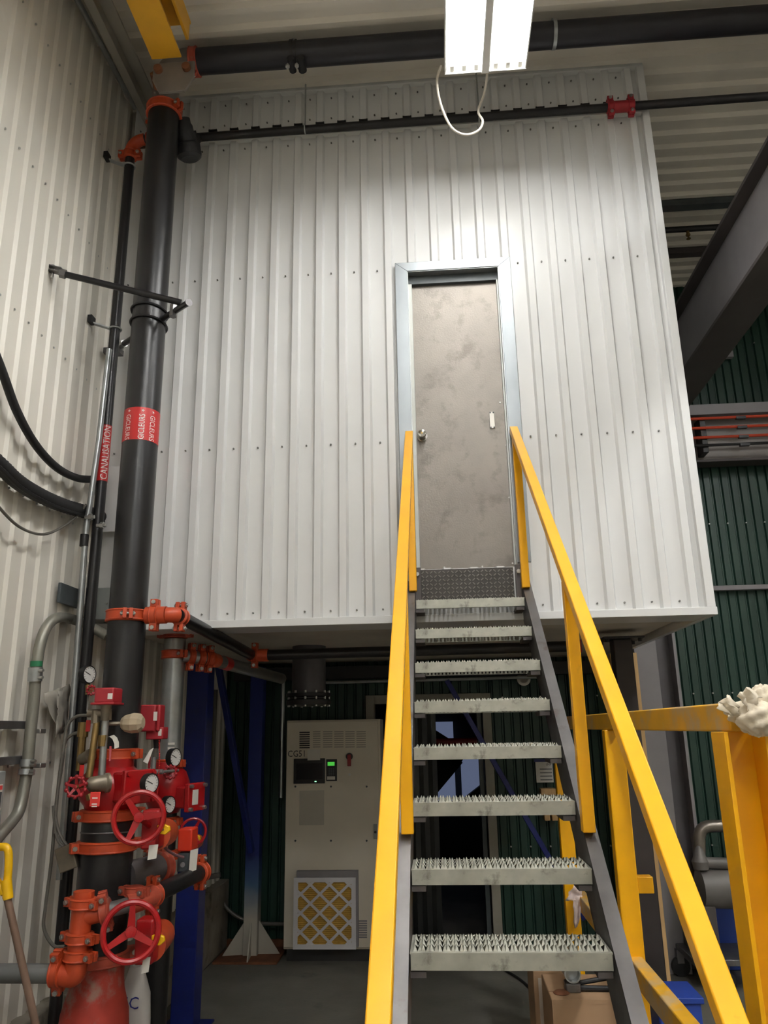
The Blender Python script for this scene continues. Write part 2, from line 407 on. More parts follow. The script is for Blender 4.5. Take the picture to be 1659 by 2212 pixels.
while True:                                                           # black blocks below the upper band stand for shade in open ribs
    x = BX0+(i+.66)*per; i += 1
    if x+.05 > BX1: break
    hat.box((x-.012, -.028, STZ0-.012), (x+.054, 0, STZ0+.004))
hat.build('rib_closures', M['rubber'], enc, kind='stuff')
# door
ax, az0, az1 = .0, 3.04, 3.039+2.132
door = thing('door_1', 'narrow scuffed bare steel door with galvanized surround at the stair head', 'door', (.305, .06, az0), kind='structure')
MB().box((0, .06, az0), (.612, .1, az1+.03)).build('door_panel', M['brushed'], door, bevel=.003)
TX0, TX1, TZ1 = P(853, 572, Y=-.03).x, P(1101, 554, Y=-.03).x, P(980, 562, Y=-.03).z
galv_b = mat('bright_galvanized', (142, 147, 150), .42, .7, .18, 3., stretch=(2, 2, .6))
for poly in ([(TX0, DOZ0-.02), (DOX0, DOZ0-.02), (DOX0, DOZ1), (TX0, TZ1)], [(DOX1, DOZ0+.02), (TX1, DOZ0+.02), (TX1, TZ1), (DOX1, DOZ1)], [(TX0, TZ1), (DOX0, DOZ1), (DOX1, DOZ1), (TX1, TZ1)]):
    MB().prism([(x, -.036, z) for x, z in poly], (0, .03, 0)).build('trim_board', galv_b, door, bevel=.002)
MB().box((DOX0, -.03, DOZ0), (DOX0+.004, .06, DOZ1)).build('reveal', M['galv'], door)
MB().box((DOX1-.004, -.03, DOZ0), (DOX1, .06, DOZ1)).build('reveal', M['galv'], door)
MB().box((DOX0, -.03, DOZ1-.004), (DOX1, .06, DOZ1)).build('reveal', M['galv'], door)
MB().box((DOX0, .03, DOZ0), (.004, .062, DOZ1-.06)).build('door_stop', mat('stop_white', (196, 198, 192), .5, .2, .05), door, bevel=.003)
MB().box((.608, .03, DOZ0), (DOX1, .062, DOZ1-.06)).build('door_stop', MATS['stop_white'], door, bevel=.003)
MB().box((DOX0, .03, DOZ1-.07), (DOX1, .062, DOZ1-.005)).build('door_stop', M['grey_dark'], door, bevel=.003)  # head stop darker than the side ones: soffit shade in its colour
kp = P(912, 943, Y=.06)
kn = MB().lathe(kp, (0, -1, 0), [(.036, 0), (.036, .006), (.014, .008), (.014, .03), (.026, .034), (.03, .05), (.026, .066), (.012, .07)], 20).build('knob', M['chrome'], door)
MB().cyl(kp+V((0, -.069, 0)), kp+V((0, -.075, 0)), .008, n=10).build('lock_cylinder', M['brass'], kn)
lp, lq = P(1056, 890, Y=.06), P(1070, 926, Y=.06)
hp = MB().box((lp.x, .054, lq.z), (lq.x, .06, lp.z)).build('cover_plate', mat('pale_steel', (170, 166, 158), .4, .7, .06), door, bevel=.004)
for x in (lp.x+.008, lq.x-.008):
    for z in (lp.z-.008, lq.z+.008): MB().cyl((x, .054, z), (x, .05, z), .005, n=8).build('screw', M['grey_dark'], hp)
rv = MB()
for x, y in ((893, 1008), (894, 1140), (898, 1230), (960, 1226), (1042, 1224), (1092, 880), (1100, 1075), (1107, 1217), (1080, 870), (1094, 962)):
    p = P(x, y, Y=.06); rv.cyl(p, p+V((0, -.006, 0)), .006, n=8)
rv.build('rivets', M['bolt'], door, kind='stuff')
# ------------------------------------------------------------------ stair
N0, NZ, RUN, RISE, SX0, SX1 = -.21, 2.808, .262, .209, -.026, .632
stair = thing('steel_stair', 'steep steel stair with serrated treads and yellow handrails up to the door', 'stair', (.3, -2, 0))
tw, td = SX1-SX0, .232
t = MB()
nx, ny = 23, 3; cw, cd_ = (tw-.02)/nx, (td-.03)/ny
for i in range(nx):
    for j in range(ny):
        x, y = SX0+.01+i*cw, .018+j*cd_; cx, cy = x+cw/2, y+cd_/2; rr = random.random
        h1, h2 = .013+.003*rr(), .013+.003*rr()
        t.add([(x, y, 0), (x+cw, y, 0), (x+cw, y+cd_, 0), (x, y+cd_, 0), (cx, cy-cd_*.44, -.002), (cx+cw*.33, cy, h1), (cx, cy+cd_*.44, -.002), (cx-cw*.33, cy, h2)],
              [(0,1,4), (0,4,7), (1,2,5), (1,5,4), (2,3,6), (2,6,5), (3,0,7), (3,7,6)])
t.box((SX0, 0, -.004), (SX1, .018, 0)); t.box((SX0, td-.012, -.004), (SX1, td, 0))
t.box((SX0, .018, -.004), (SX0+.01, td-.012, 0)); t.box((SX1-.01, .018, -.004), (SX1, td-.012, 0))
t.box((SX0+.002, 0, -.052), (SX1-.002, .004, -.004)); t.box((SX0+.002, .004, -.052), (SX1-.002, .02, -.048))
for i in range(30):
    x = SX0+.03+i*(tw-.06)/30; t.box((x, td-.006, -.05), (x+.012, td-.002, -.004))
t.box((SX0+.002, td-.018, -.054), (SX1-.002, td, -.05))
first = None
for k in range(13):
    if first is None:
        first = t.build('tread', M['galv_tread'], stair, smooth=False)
        first.location = (0, N0, NZ); o = first
    else:
        o = first.copy(); COL.objects.link(o); o.parent = stair; o.location = (0, N0-RUN*k, NZ-RISE*k)
# the mesh was written relative to the stair root; shift it to tread-local
for v in first.data.vertices: v.co = v.co + V((0, stair.location.y, stair.location.z))
for o in [c for c in stair.children if c.name.startswith('tread')]:
    o.location = V((0, o.location.y-stair.location.y, o.location.z-stair.location.z))
S = RISE/RUN; sl = V((0, RUN, RISE)).normalized(); nr = V((0, -RISE, RUN)).normalized()
def stringer(xw, side):
    # top edge follows the nosings; channel web with outward flanges
    yt = -.03; top = V((xw, yt, NZ+S*(yt-N0)+.01)); yb = N0-(NZ-.0)/S+.02; bot = V((xw, yb, NZ+S*(yb-N0)+.01))
    dep = .205; dz = dep/nr.z
    poly = [top, top-V((0, 0, dz)), V((xw, yb+dz/S, 0)), V((xw, yb, 0.0))]
    mb = MB(); mb.prism(poly, (.008*side, 0, 0))
    mb.bar(top-nr*.004+V((side*.026, 0, 0)), V((xw+side*.026, yb, 0))-nr*.004, .052, .008, nr)
    mb.bar(top-V((0, 0, dz))+V((side*.026, 0, 0)), V((xw+side*.026, yb+dz/S, 0.0)), .052, .008, nr)
    return mb.build('stringer', M['steel'], stair, smooth=False)
stringer(SX1+.004, 1); stringer(SX0-.004, -1)
for k in range(13):
    for xs in (SX0, SX1-.004):
        MB().box((xs, N0-RUN*k+.005, NZ-RISE*k-.075), (xs+.05*(1 if xs == SX0 else -1)+.002, N0-RUN*k+.2, NZ-RISE*k-.056)).build('bracket', M['beam_dark'], stair, smooth=False)
RAILZ = lambda y: 3.965+.805*(y+.04)
for xr_, nm in ((.652, 0), (-.042, 1)):
    a, b = V((xr_, -.05, RAILZ(-.05))), V((xr_, -3.72, RAILZ(-3.72)))
    MB().bar(a, b, .052, .045, nr).build('handrail', M['yellow'], stair, bevel=.004)
    for yp in (-.14, -1.66, -3.2):
        zb_ = NZ+S*(yp-N0)+.012
        MB().box((xr_-.024, yp-.025, zb_), (xr_+.024, yp+.025, RAILZ(yp)-.02)).build('post', M['yellow'], stair, bevel=.003)
for k in range(2):                                                     # head brackets and bolts
    x = (SX0-.012, SX1-.03)[k]
    br = MB().box((x, -.045, 2.80), (x+.045, -.036, 3.045)).build('head_bracket', M['beam_dark'], stair, bevel=.003)
    MB().cyl((x+.022, -.046, 3.0), (x+.022, -.06, 3.0), .014, n=6).build('bolt', M['bolt'], br)
pl = MB().box((SX0+.03, -.034, 2.815), (SX1-.04, -.028, 3.03)).build('riser_plate', M['diamond'], stair, smooth=False, label='dark diamond-plate riser')
lz = MB()
for i in range(22):
    for j in range(8):
        c = V((SX0+.045+i*.0268, -.034, 2.828+j*.0262)); s_ = 1 if (i+j) % 2 else -1
        lz.obox(c, V((.0072, 0, .0066*s_)), V((-.0021*s_, 0, .0023)), V((0, .005, 0)))
lz.build('raised_lozenges', mat('worn_lozenges', (112, 108, 102), .4, .6, .15, 9), pl, kind='stuff', smooth=False)  # lozenges a lighter tone than the plate, for contrast
# ------------------------------------------------------------------ lamps
def make_lamp():
    L = thing('high_bay_light', 'lit fluorescent high bay fixture above the stair, with hanging white cord', 'light', (.535, -1.45, 6.1))
    x0, x1, y0_, y1_, z = .275, .795, -2.07, -.85, 6.1
    hs = MB().box((x0, y0_, z+.07), (x1, y1_, z+.085)); hs.box((x0, y0_, z), (x0+.008, y1_, z+.075)); hs.box((x1-.008, y0_, z), (x1, y1_, z+.075))
    hs.box((x0, y1_-.008, z-.004), (x1, y1_, z+.075)); hs.box((x0, y0_, z-.004), (x1, y0_+.008, z+.075))
    hs.build('housing', M['lamp_house'], L, bevel=.002)
    MB().box((.511, y0_, z-.012), (.559, y1_, z+.07)).build('ballast_channel', M['lamp_house'], L, bevel=.003)
    for b0 in (x0+.012, .565):
        for i in range(3):
            x = b0+.036+i*.077
            tb = MB().cyl((x, y0_+.05, z+.03), (x, y1_-.05, z+.03), .013, n=10).build('tube', M['tube'], L)
            MB().box((x-.012, y1_-.05, z+.012), (x+.012, y1_-.01, z+.05)).build('lamp_holder', M['lamp_house'], tb)
            hsn = MB()
        rf = MB()
        for i in range(3):
            x = b0+i*.077
            rf.add([(x, y0_+.01, z+.02), (x+.02, y0_+.01, z+.066), (x+.056, y0_+.01, z+.066), (x+.077, y0_+.01, z+.02),
                    (x, y1_-.01, z+.02), (x+.02, y1_-.01, z+.066), (x+.056, y1_-.01, z+.066), (x+.077, y1_-.01, z+.02)],
                   [(0, 4, 5, 1), (1, 5, 6, 2), (2, 6, 7, 3)])
        rf.build('reflector', mat('lamp_reflector', (236, 234, 228), .25, .3, .02), L, smooth=False)
    for y in (y0_+.1, y1_-.1): MB().cyl((.535, y, z+.08), (.535, y, zroof(y)), .004, n=6).build('hanger', M['galv'], L)
    return L
lamp = make_lamp()
def copy_tree(o, parent=None):
    c = o.copy(); COL.objects.link(c); c.parent = parent
    for ch in o.children: copy_tree(ch, c)
    return c
LAMPS = [((.535, -4.1), 'fluorescent high bay fixture over the stair foot, out of view'), ((.535, -6.75), 'fluorescent high bay fixture just behind the viewer'), ((.535, -9.4), 'fluorescent high bay fixture far behind the viewer'),
         ((4.2, -1.45), 'fluorescent high bay fixture right of the yellow guardrail, out of view'), ((4.2, -4.1), 'fluorescent high bay fixture in the right row beside the viewer'), ((4.2, -6.75), 'fluorescent high bay fixture in the right row behind the viewer')]
for (x, y), lb in LAMPS:
    c = copy_tree(lamp)
    for o in c.children:
        if o.name.startswith('tube'): o.material_slots[0].link = 'OBJECT'; o.material_slots[0].material = mat('lit_new_tube', (255, 250, 240), .4, 0, 0, emit=((251, 252, 253), LAMP_POWER*2.2))  # tubes out of view emit more than the visible ones, as added fill
    for o in list(c.children):
        if o.name.startswith('hanger'): bpy.data.objects.remove(o)
    c.location = (x, y, zroof(y-.62)-.125); c['label'] = lb; c['group'] = 'high bay lights'
lamp['group'] = 'high bay lights'
cord = spline([P(953, 142, Y=-.83), P(944, 175, Y=-.8), P(952, 225, Y=-.72), P(975, 275, Y=-.66), P(1005, 291, Y=-.62), P(1033, 282, Y=-.6), P(1043, 262, Y=-.58), P(1033, 240, Y=-.56), P(1045, 205, Y=-.6), P(1052, 165, Y=-.7), P(1052, 120, Y=-.78)], 6)
MB().tube(cord, .008, 8).build('cord', M['white_cable'], lamp)
# ------------------------------------------------------------------ overhead piping and crane steel
def coupling(parent, c, axis, r, wd=.05, m='orange', ear=None, name='coupling'):
    c = V(c); a = V(axis).normalized(); h = wd/2
    mb = MB().lathe(c-a*h, a, [(r, 0), (r*1.06+.006, .002), (r*1.06+.012, wd*.12), (r*1.06+.007, wd*.2), (r*1.06+.007, wd*.8), (r*1.06+.012, wd*.88), (r*1.06+.006, wd-.002), (r, wd)], 24)
    e = V(ear) if ear is not None else a.orthogonal()
    e = (e-a*e.dot(a)).normalized(); t = a.cross(e)
    for s in (-1, 1):
        cc = c+e*s*(r*1.06+.022)
        for q in (-1, 1): mb.obox(cc+t*q*.017, e*.022, t*.011, a*wd*.42)
    ob = mb.build(name, M[m], parent, bevel=.002)
    for s in (-1, 1):
        cc = c+e*s*(r*1.06+.026)
        MB().cyl(cc-t*.042, cc+t*.042, .0075, n=8).lathe(cc+t*.028, t, [(.013, 0), (.013, .01)], 6).lathe(cc-t*.038, t, [(.013, 0), (.013, .01)], 6).build('bolt', M['bolt'], ob)
    return ob
def facing(p): d = CAM-V(p); d.z = 0; return d.normalized()
# main riser
RX, RY, RR = -1.705, -.5, .108
riser = thing('sprinkler_riser', 'tall fat black sprinkler riser pipe with red lettered band', 'pipe', (RX, RY, 1.7))
MB().cyl((RX, RY, 1.83), (RX, RY, 6.34), RR, n=32).build('pipe', M['blackpipe'], riser)
bz1, bz0 = P(310, 878, Y=RY-RR).z, P(305, 948, Y=RY-RR).z
band = MB().lathe((RX, RY, bz0), (0, 0, 1), [(RR+.0012, 0), (RR+.0012, bz1-bz0)], 40, caps=False).build('label_band', M['redlabel'], riser, label='red band lettered in white')
zc = (bz0+bz1)/2
for ang, up in ((0, True), (-.80, False), (.62, False), (1.5, True), (-1.6, True)):
    tx = MB()
    text_round(tx, 'GICLEURS', (RX, RY, zc-.022), RR+.0026, ang, up, .165, .036)
    for k in range(5):
        a0 = math.atan2((CAM-riser.location).y, (CAM-riser.location).x)+ang+.02; c = V((RX, RY, zc+.085)); th = k*math.pi*2/5
        q = []
        for da, dr in ((th-.5, .004), (th, .012), (th+.5, .004)):
            q.append(c+V((math.cos(a0+math.cos(da)*dr/RR)*(RR+.002), math.sin(a0+math.cos(da)*dr/RR)*(RR+.002), math.sin(da)*dr)))
        tx.add([c+V((math.cos(a0)*(RR+.002), math.sin(a0)*(RR+.002), 0))]+q, [(0, 1, 2), (0, 2, 3)])
    tx.build('lettering', M['whiteprint'], band, smooth=False)
cz_ = P(300, 1325, Y=RY-RR).z
coupling(riser, (RX, RY, cz_), (0, 0, 1), RR, .07, 'orange', facing((RX, RY, 0)))
# outlet of that strap and elbow to the small branch
e0 = V((RX+.12, RY-.02, cz_)); e1 = V((RX+.24, RY-.02, cz_))
MB().cyl(e0, e1, .05, n=20).build('outlet', M['orange'], riser)
coupling(riser, e0+V((.05, 0, 0)), (1, 0, 0), .045, .05, 'orange', (0, 0, 1))
br1 = thing('branch_pipe', 'black branch pipe running back from the riser under the enclosure', 'pipe', e1)
b1 = P(545, 1416, Z=2.6)
MB().tube(arc(e1+V((0, .06, 0)), V((0, -.06, 0)), V((.06, 0, 0)), 0, 1.05, 6), .045, 16).build('elbow', M['orange'], br1)
st = e1+V((.055, .03, 0))
coupling(br1, st+(b1-st)*.03, b1-st, .04, .05, 'orange', (0, 0, 1))
MB().cyl(st, b1, .04, n=18).build('pipe', M['blackpipe'], br1)
MB().tube(fillet([b1-(b1-st).normalized()*.02, b1, b1+V((.12, 0, 0))], .06), .047, 16).build('elbow', M['orange'], br1)
coupling(br1, b1+V((.02, 0, 0)), (1, 0, 0), .045, .05, 'orange', (0, 0, 1))
bxx = V((1.12, b1.y+.1, b1.z+.02))
MB().cyl(b1+V((.06, 0, 0)), bxx, .04, n=18).build('pipe', M['blackpipe'], br1)
MB().box(bxx+V((-.02, -.045, -.05)), bxx+V((.03, .045, .045))).build('end_box', M['red_matte'], br1, bevel=.005)
# head of the riser and main line under the roof
rz = 6.33
coupling(riser, (RX, RY, 6.30), (0, 0, 1), RR, .075, 'orange', V((1, -.5, 0)))
MB().cyl((RX, RY, 6.34), (RX, RY, 6.56), .093, n=24).build('neck', mat('dusty_fitting', (120, 112, 104), .6, .2, .2), riser)
MB().tube(arc((RX+.17, RY, 6.56), V((-.17, 0, 0)), V((0, 0, .17)), 0, math.pi/2, 8), .095, 20).build('elbow', MATS['dusty_fitting'], riser)
coupling(riser, (RX+.2, RY, 6.73), (1, 0, 0), .088, .06, 'orange_dusty', (0, .3, 1))
MB().cyl((RX, RY-.1, 6.42), (RX, RY-.19, 6.46), .045, n=14).build('plug', M['rust'], riser)
main = thing('main_pipe', 'large black sprinkler main running under the roof deck', 'pipe', (2, RY, 6.73))
MB().cyl((RX+.2, RY, 6.73), (7.5, RY+.02, 6.74), .089, n=28).build('pipe', mat('dark_main_pipe', (44, 43, 48), .42, .2, .15, 5), main)
for x, nm in ((P(632, 120, Y=RY).x, 0), (P(1197, 80, Y=RY).x, 1)):
    MB().lathe((x-.012, RY, 6.73), (1, 0, 0), [(.095, 0), (.095, .024)], 24).build('hanger_strap', M['galv'] if nm else M['blackpaint'], main)
    MB().cyl((x, RY, 6.82), (x, RY, 6.885), .008, n=8).build('hanger_rod', M['galv'], main)
x = P(632, 120, Y=RY).x
MB().lathe((x+.028, RY, 6.73), (1, 0, 0), [(.095, 0), (.095, .01)], 24).build('hanger_strap', M['blackpaint'], main)
MB().cyl((x, RY-.08, 6.615), (x, RY+.03, 6.615), .026, n=12).build('brace_stub', M['blackpaint'], main)
MB().cyl((x+.07, RY-.08, 6.612), (x+.07, RY+.03, 6.612), .03, n=12).build('brace_stub', M['blackpaint'], main)
for dx in (-.02, .045): MB().cyl((x+dx, RY-.07, 6.535), (x+dx, RY-.07, 6.575), .008, n=6).lathe((x+dx, RY-.07, 6.55), (0, 0, 1), [(.016, 0), (.016, .012)], 6).build('bolt', M['bolt'], main)
# small pipe in the gap of the enclosure front
wp = thing('wall_pipe', 'thin black sprinkler line crossing the gap near the enclosure top', 'pipe', (1, -.1, 6.45))
wl0, wl1 = V((-1.62, -.1, 6.435)), V((6, -.1, 6.46))
MB().cyl(wl0, wl1, .031, n=18).build('pipe', M['blackpaint'], wp)
p1 = P(1318, 228, Y=-.1); p2 = P(1362, 224, Y=-.1)
MB().cyl((p1.x-.02, -.1, 6.447), (p2.x+.02, -.1, 6.448), .042, n=18).build('fitting', M['darkred'], wp)
for p in (p1, p2): coupling(wp, (p.x, -.1, 6.448), (1, 0, 0), .034, .05, 'red_matte', (0, 0, 1))
for q in ((660, 200), (1030, 180)):
    x = P(*q, Y=-.1).x
    hb = MB().cyl((x, -.1, 6.47), (x, -.1, 6.88), .006, n=8).build('hanger_rod', M['galv'], wp)
    MB().torus((x, -.1, 6.445), (1, 0, 0), .036, .006, 20, 6).build('hanger_ring', M['galv'], wp)
bulb = thing('wrapped_elbow', 'black wrapped pipe elbow hanging beside the riser head', 'pipe', P(408, 310, Y=-.32))
MB().tube(spline([P(392, 258, Y=-.42), P(398, 285, Y=-.38), P(406, 315, Y=-.33), P(410, 345, Y=-.3)], 5), [.06]*3+[.068]*3+[.075]*4+[.088]*3+[.09, .085, .06], 18).build('elbow', mat('black_wrap', (34, 34, 36), .6, 0, .3, 12, .3, 30), bulb)
MB().tube([P(412, 318, Y=-.33), P(425, 300, Y=-.2), wl0], .036, 12).build('stub', M['blackpaint'], bulb)
# crane girder end
cr = thing('crane_girder', 'yellow crane girder end overhead beside the left wall', 'girder', (-1.545, -2, 6.35))
gx, gy0, gy1, gz = -1.55, -3.6, -.9, 6.35
MB().box((gx-.1, gy0, gz), (gx+.1, gy1, gz+.016)).box((gx-.012, gy0, gz+.016), (gx+.012, gy1, gz+.27)).build('girder', M['yellow_crane'], cr, bevel=.002)
MB().box((gx-.1, gy0, gz+.27), (gx+.15, gy1, gz+.29)).build('top_flange', M['yellow_crane'], cr, bevel=.002)
MB().box((gx+.13, gy0, gz+.12), (gx+.15, gy1-.02, gz+.27)).build('side_angle', M['yellow_crane'], cr, bevel=.002)
MB().prism([(gx-.1, gy1+.03, gz-.002), (gx+.18, gy1+.03, gz-.002), (gx+.18, gy1+.03, gz-.14), (gx+.12, gy1+.03, gz-.24), (gx-.05, gy1+.03, gz-.24), (gx-.1, gy1+.03, gz-.14)], (0, .02, 0)).build('end_plate', MATS['dusty_fitting'], cr, bevel=.003)
for bx_ in (gx+.13, gx-.06): MB().cyl((bx_, gy1+.03, gz-.065), (bx_, gy1, gz-.065), .028, n=12).build('bolt', M['rust'], cr)
# conduits and rail along the left wall head
for i, (dx, dz, r, nm, lb) in enumerate(((.05, -.10, .02, 'steel_conduit', 'thin steel conduit nearest the left wall at roof height'), (.14, -.06, .034, 'steel_conduit', 'thicker steel conduit beside the left wall head'))):
    ob = MB().cyl((XL+dx+.02, -6, zroof(-6)+dz), (XL+dx+.02, -.06, zroof(-.06)+dz), r, n=12).build(nm, M['galv'], loc=(XL+dx, -2, 6.7)); tag(ob, lb, 'conduit')
ob = MB().box((XL+.2, -6, 6.55), (XL+.26, -.1, 6.63)).box((XL+.2, -6, 6.63), (XL+.34, -.1, 6.65)).build('rail_angle', mat('dusty_galv', (150, 146, 136), .5, .3, .1), loc=(XL+.25, -2, 6.55), bevel=.003); tag(ob, 'dark steel angle running along the left wall under the roof', 'rail')
# crane runway at the right
rw = thing('runway_beam', 'grey crane runway I beam slanting overhead at the right', 'beam', (2.5, 0, 5.06))
rx0, rz0, rz1 = 2.5, 5.06, 5.78
MB().box((rx0-.15, -4, rz0), (rx0+.15, 3.05, rz0+.03)).build('bottom_flange', M['beam_dark'], rw, bevel=.003)  # flanges darker than the lit web: shade put into the colour
MB().box((rx0-.012, -4, rz0+.03), (rx0+.012, 3.05, rz1-.03)).build('web', M['grey_paint'], rw)
MB().box((rx0-.11, -4, rz1-.03), (rx0+.11, 3.05, rz1)).build('top_flange', M['beam_dark'], rw, bevel=.003)
cb = thing('conductor_beam', 'grey cross beam along the green wall carrying orange conductor bars', 'beam', (5, 3.3, 4.8))
bz_ = 4.78
MB().box((2.2, 3.24, bz_), (XR, 3.44, bz_+.03)).build('bottom_flange', M['beam_dark'], cb, bevel=.003)
MB().box((2.2, 3.33, bz_+.03), (XR, 3.355, 5.37)).build('web', mat('pale_grey_paint', (150, 144, 140), .5, .1, .06), cb)
MB().box((2.2, 3.22, 5.37), (XR, 3.46, 5.4)).build('top_flange', M['beam_dark'], cb, bevel=.003)
MB().box((2.2, 3.14, 5.29), (XR, 3.22, 5.41)).build('cap_channel', M['grey_paint'], cb, bevel=.003)
for i, z in enumerate((5.24, 5.13, 5.02, 4.93)):
    MB().cyl((2.2, 3.13, z), (XR, 3.13, z), .016, n=8).build('conductor_bar', M['conductor'] if i < 3 else M['blackpaint'], cb)
for x in (3.05, 4.05, 5.05, 6.05, 7.05):
    MB().box((x-.03, 3.15, 4.86), (x+.03, 3.33, 5.26)).build('bracket', M['blackpaint'], cb, bevel=.003)
for i, x in enumerate((3.45, 4.45)):
    for z in (5.24, 5.13, 5.02, 4.93): MB().box((x-.05, 3.11, z-.025), (x+.05, 3.15, z+.004)).build('clip', M['plastic_black'], cb)
for i, (z, lb) in enumerate(((P(1600, 1270, Y=3.44).z, 'long steel girt across the green wall at the right'),)):
    ob = MB().box((2.0, 3.4, z-.025), (XR, 3.47, z+.025)).build('wall_girt', M['grey_paint'], loc=(4, 3.44, z), bevel=.003); tag(ob, lb, 'girt')
ob = MB().box((P(1530, 776, Y=3.44).x, 3.4, P(1530, 776, Y=3.44).z), (P(1582, 768, Y=3.44).x, 3.47, P(1530, 770, Y=3.44).z+.04)).build('short_girt', M['grey_paint'], loc=P(1555, 772, Y=3.44), bevel=.003); tag(ob, 'short steel girt on the green wall behind the runway beam', 'girt')
# purlins and a line with sprinkler under the roof at the right
for i, (yp, m_, lb) in enumerate(((1.74, 'grey_dark', 'grey roof purlin nearest the enclosure'), (2.62, 'beam_dark', 'dark roof purlin near the green wall'))):
    z = zroof(yp)-.045; ob = MB().box((BX1+.05, yp-.05, z-.06), (XR, yp+.05, z+.005)).build('roof_purlin', M[m_], loc=(4, yp, z), bevel=.003); tag(ob, lb, 'purlin')
sp = thing('sprinkler_line', 'thin black line with one pendent sprinkler head under the roof', 'pipe', (3, 1.92, 6.78))
MB().cyl((BX1+.05, 1.95, 6.8), (XR, 1.95, 6.8), .03, n=14).build('pipe', M['blackpaint'], sp)
x = P(1487, 512, Y=1.95).x
MB().lathe((x, 1.95, 6.77), (0, 0, -1), [(.016, 0), (.016, .03), (.024, .035), (.02, .05), (.008, .055), (.008, .075), (.022, .08), (.022, .084)], 12).build('sprinkler_head', M['brass'], sp)
# ------------------------------------------------------------------ left wall piping
r3 = thing('standpipe', 'slim black standpipe in the left corner with red lettered label', 'pipe', (-2.02, -.3, 1))
SPX, SPY = -2.02, -.3
ztop = P(284, 335, Y=SPY).z
MB().cyl((SPX-.01, SPY, .3), (SPX, SPY, ztop), .034, n=18).build('pipe', M['blackpipe'], r3)
coupling(r3, (SPX, SPY, ztop), (0, 0, 1), .036, .07, 'orange', (1, 0, 0))
MB().tube(arc((SPX+.1, SPY, ztop+.03), V((-.1, 0, 0)), V((0, 0, .1)), 0, math.pi/2, 6), .042, 14).build('elbow', M['orange'], r3)
MB().cyl((SPX+.1, SPY, ztop+.13), (RX, SPY, ztop+.13), .034, n=14).build('pipe', M['blackpipe'], r3)
coupling(r3, (SPX+.14, SPY, ztop+.13), (1, 0, 0), .036, .05, 'orange_dusty', (0, 0, 1))
lz1, lz0 = P(228, 921, Y=SPY).z, P(219, 1041, Y=SPY).z
lb = MB().lathe((SPX-.004, SPY, lz0), (0, 0, 1), [(.0355, 0), (.0355, lz1-lz0)], 24, caps=False).build('label_band', M['redlabel'], r3)
text_round(MB(), 'CANALISATION', (SPX-.004, SPY, (lz0+lz1)/2), .0368, .25, True, (lz1-lz0)*.95, .046).build('lettering', M['whiteprint'], lb, smooth=False)
for q in ((270, 360), (235, 712)):
    p = P(*q, Y=SPY); z = p.z
    hg = MB().torus((SPX, SPY, z), (0, 0, 1), .038, .007, 20, 6).build('pipe_clamp', M['galv'], r3)
    MB().bar((SPX-.03, SPY-.01, z), (XL+.03, SPY-.05, z+.03), .03, .01).build('clamp_arm', M['galv'], hg)
    MB().box((XL+.02, SPY-.09, z+.02), (XL+.05, SPY-.03, z+.07)).build('wall_shoe', M['blackpaint'], hg)
gc = thing('galvanized_conduit', 'galvanized conduit rising beside the black standpipe', 'conduit', (-2.1, -.32, 1))
pts = [P(236, 755, Y=-.36), P(214, 950, Y=-.36), P(194, 1090, Y=-.36), P(186, 1140, Y=-.36), P(172, 1330, Y=-.34), P(152, 1600, Y=-.34), P(128, 1900, Y=-.34)]
MB().tube(pts, .019, 12).build('conduit', M['galv'], gc)
p = P(183, 1155, Y=-.36); q = P(181, 1180, Y=-.36); MB().cyl(p, q, .026, n=12).build('conduit_coupling', M['blackpaint'], gc)
for a in ((194, 1117), (219, 1135)):
    p = P(*a, Y=-.38); MB().cyl(p+V((-.03, 0, 0)), p+V((.03, 0, 0)), .012, n=8).lathe(p+V((-.005, 0, 0)), (1, 0, 0), [(.022, 0), (.022, .02)], 6).build('strap_bolt', M['bolt'], gc)
# sway brace
sb = thing('sway_brace', 'black sway brace pipes clamping the riser to the left wall', 'brace', (RX, RY, 4.6))
a, b = P(130, 590, X=XL+.07), P(392, 654, Y=-.72)
MB().cyl(a, b, .02, n=14).build('brace_pipe', M['blackpipe'], sb)
ck = MB().obox(a+(a-b).normalized()*.03, (b-a).normalized()*.045, V((0, .025, 0)), V((0, 0, .004))).obox(a+(a-b).normalized()*.03+V((0, 0, .028)), (b-a).normalized()*.045, V((0, .025, 0)), V((0, 0, .004))).build('clevis', M['steel'], sb, bevel=.002)
MB().cyl(a+V((-.05, 0, -.03)), a+V((-.05, 0, .06)), .01, n=8).build('clevis_bolt', M['bolt'], ck)
MB().cyl(a+(b-a).normalized()*.0, a+(b-a).normalized()*.035, .029, n=6).build('set_collar', M['steel'], sb)
c, d = P(408, 653, Y=-.78), P(262, 746, Y=-.12)
MB().cyl(c, d, .019, n=14).build('brace_pipe', M['blackpipe'], sb)
MB().cyl(c+(d-c).normalized()*-.001, c+(d-c).normalized()*.004, .0235, n=14).build('pipe_rim', M['steel'], sb)
for z in (P(323, 657, Y=RY-RR).z, P(323, 684, Y=RY-RR).z):
    MB().torus((RX, RY, z), (.05, .1, 1), RR+.008, .007, 36, 6).build('u_bolt', M['blackpaint'], sb)
p = P(374, 672, Y=-.66); MB().cyl(p+V((0, 0, -.04)), p+V((0, 0, .04)), .024, n=6).build('brace_nut', M['steel'], sb)
MB().cyl(d+(c-d).normalized()*-.01, d+(c-d).normalized()*.05, .028, n=6).cyl(d, d+V((-.03, .05, -.03)), .02, n=8).build('clevis', M['bolt'], sb)
MB().box((XL+.03, d.y-.02, d.z-.06), (d.x, d.y+.05, d.z-.02)).build('wall_foot', M['steel'], sb)
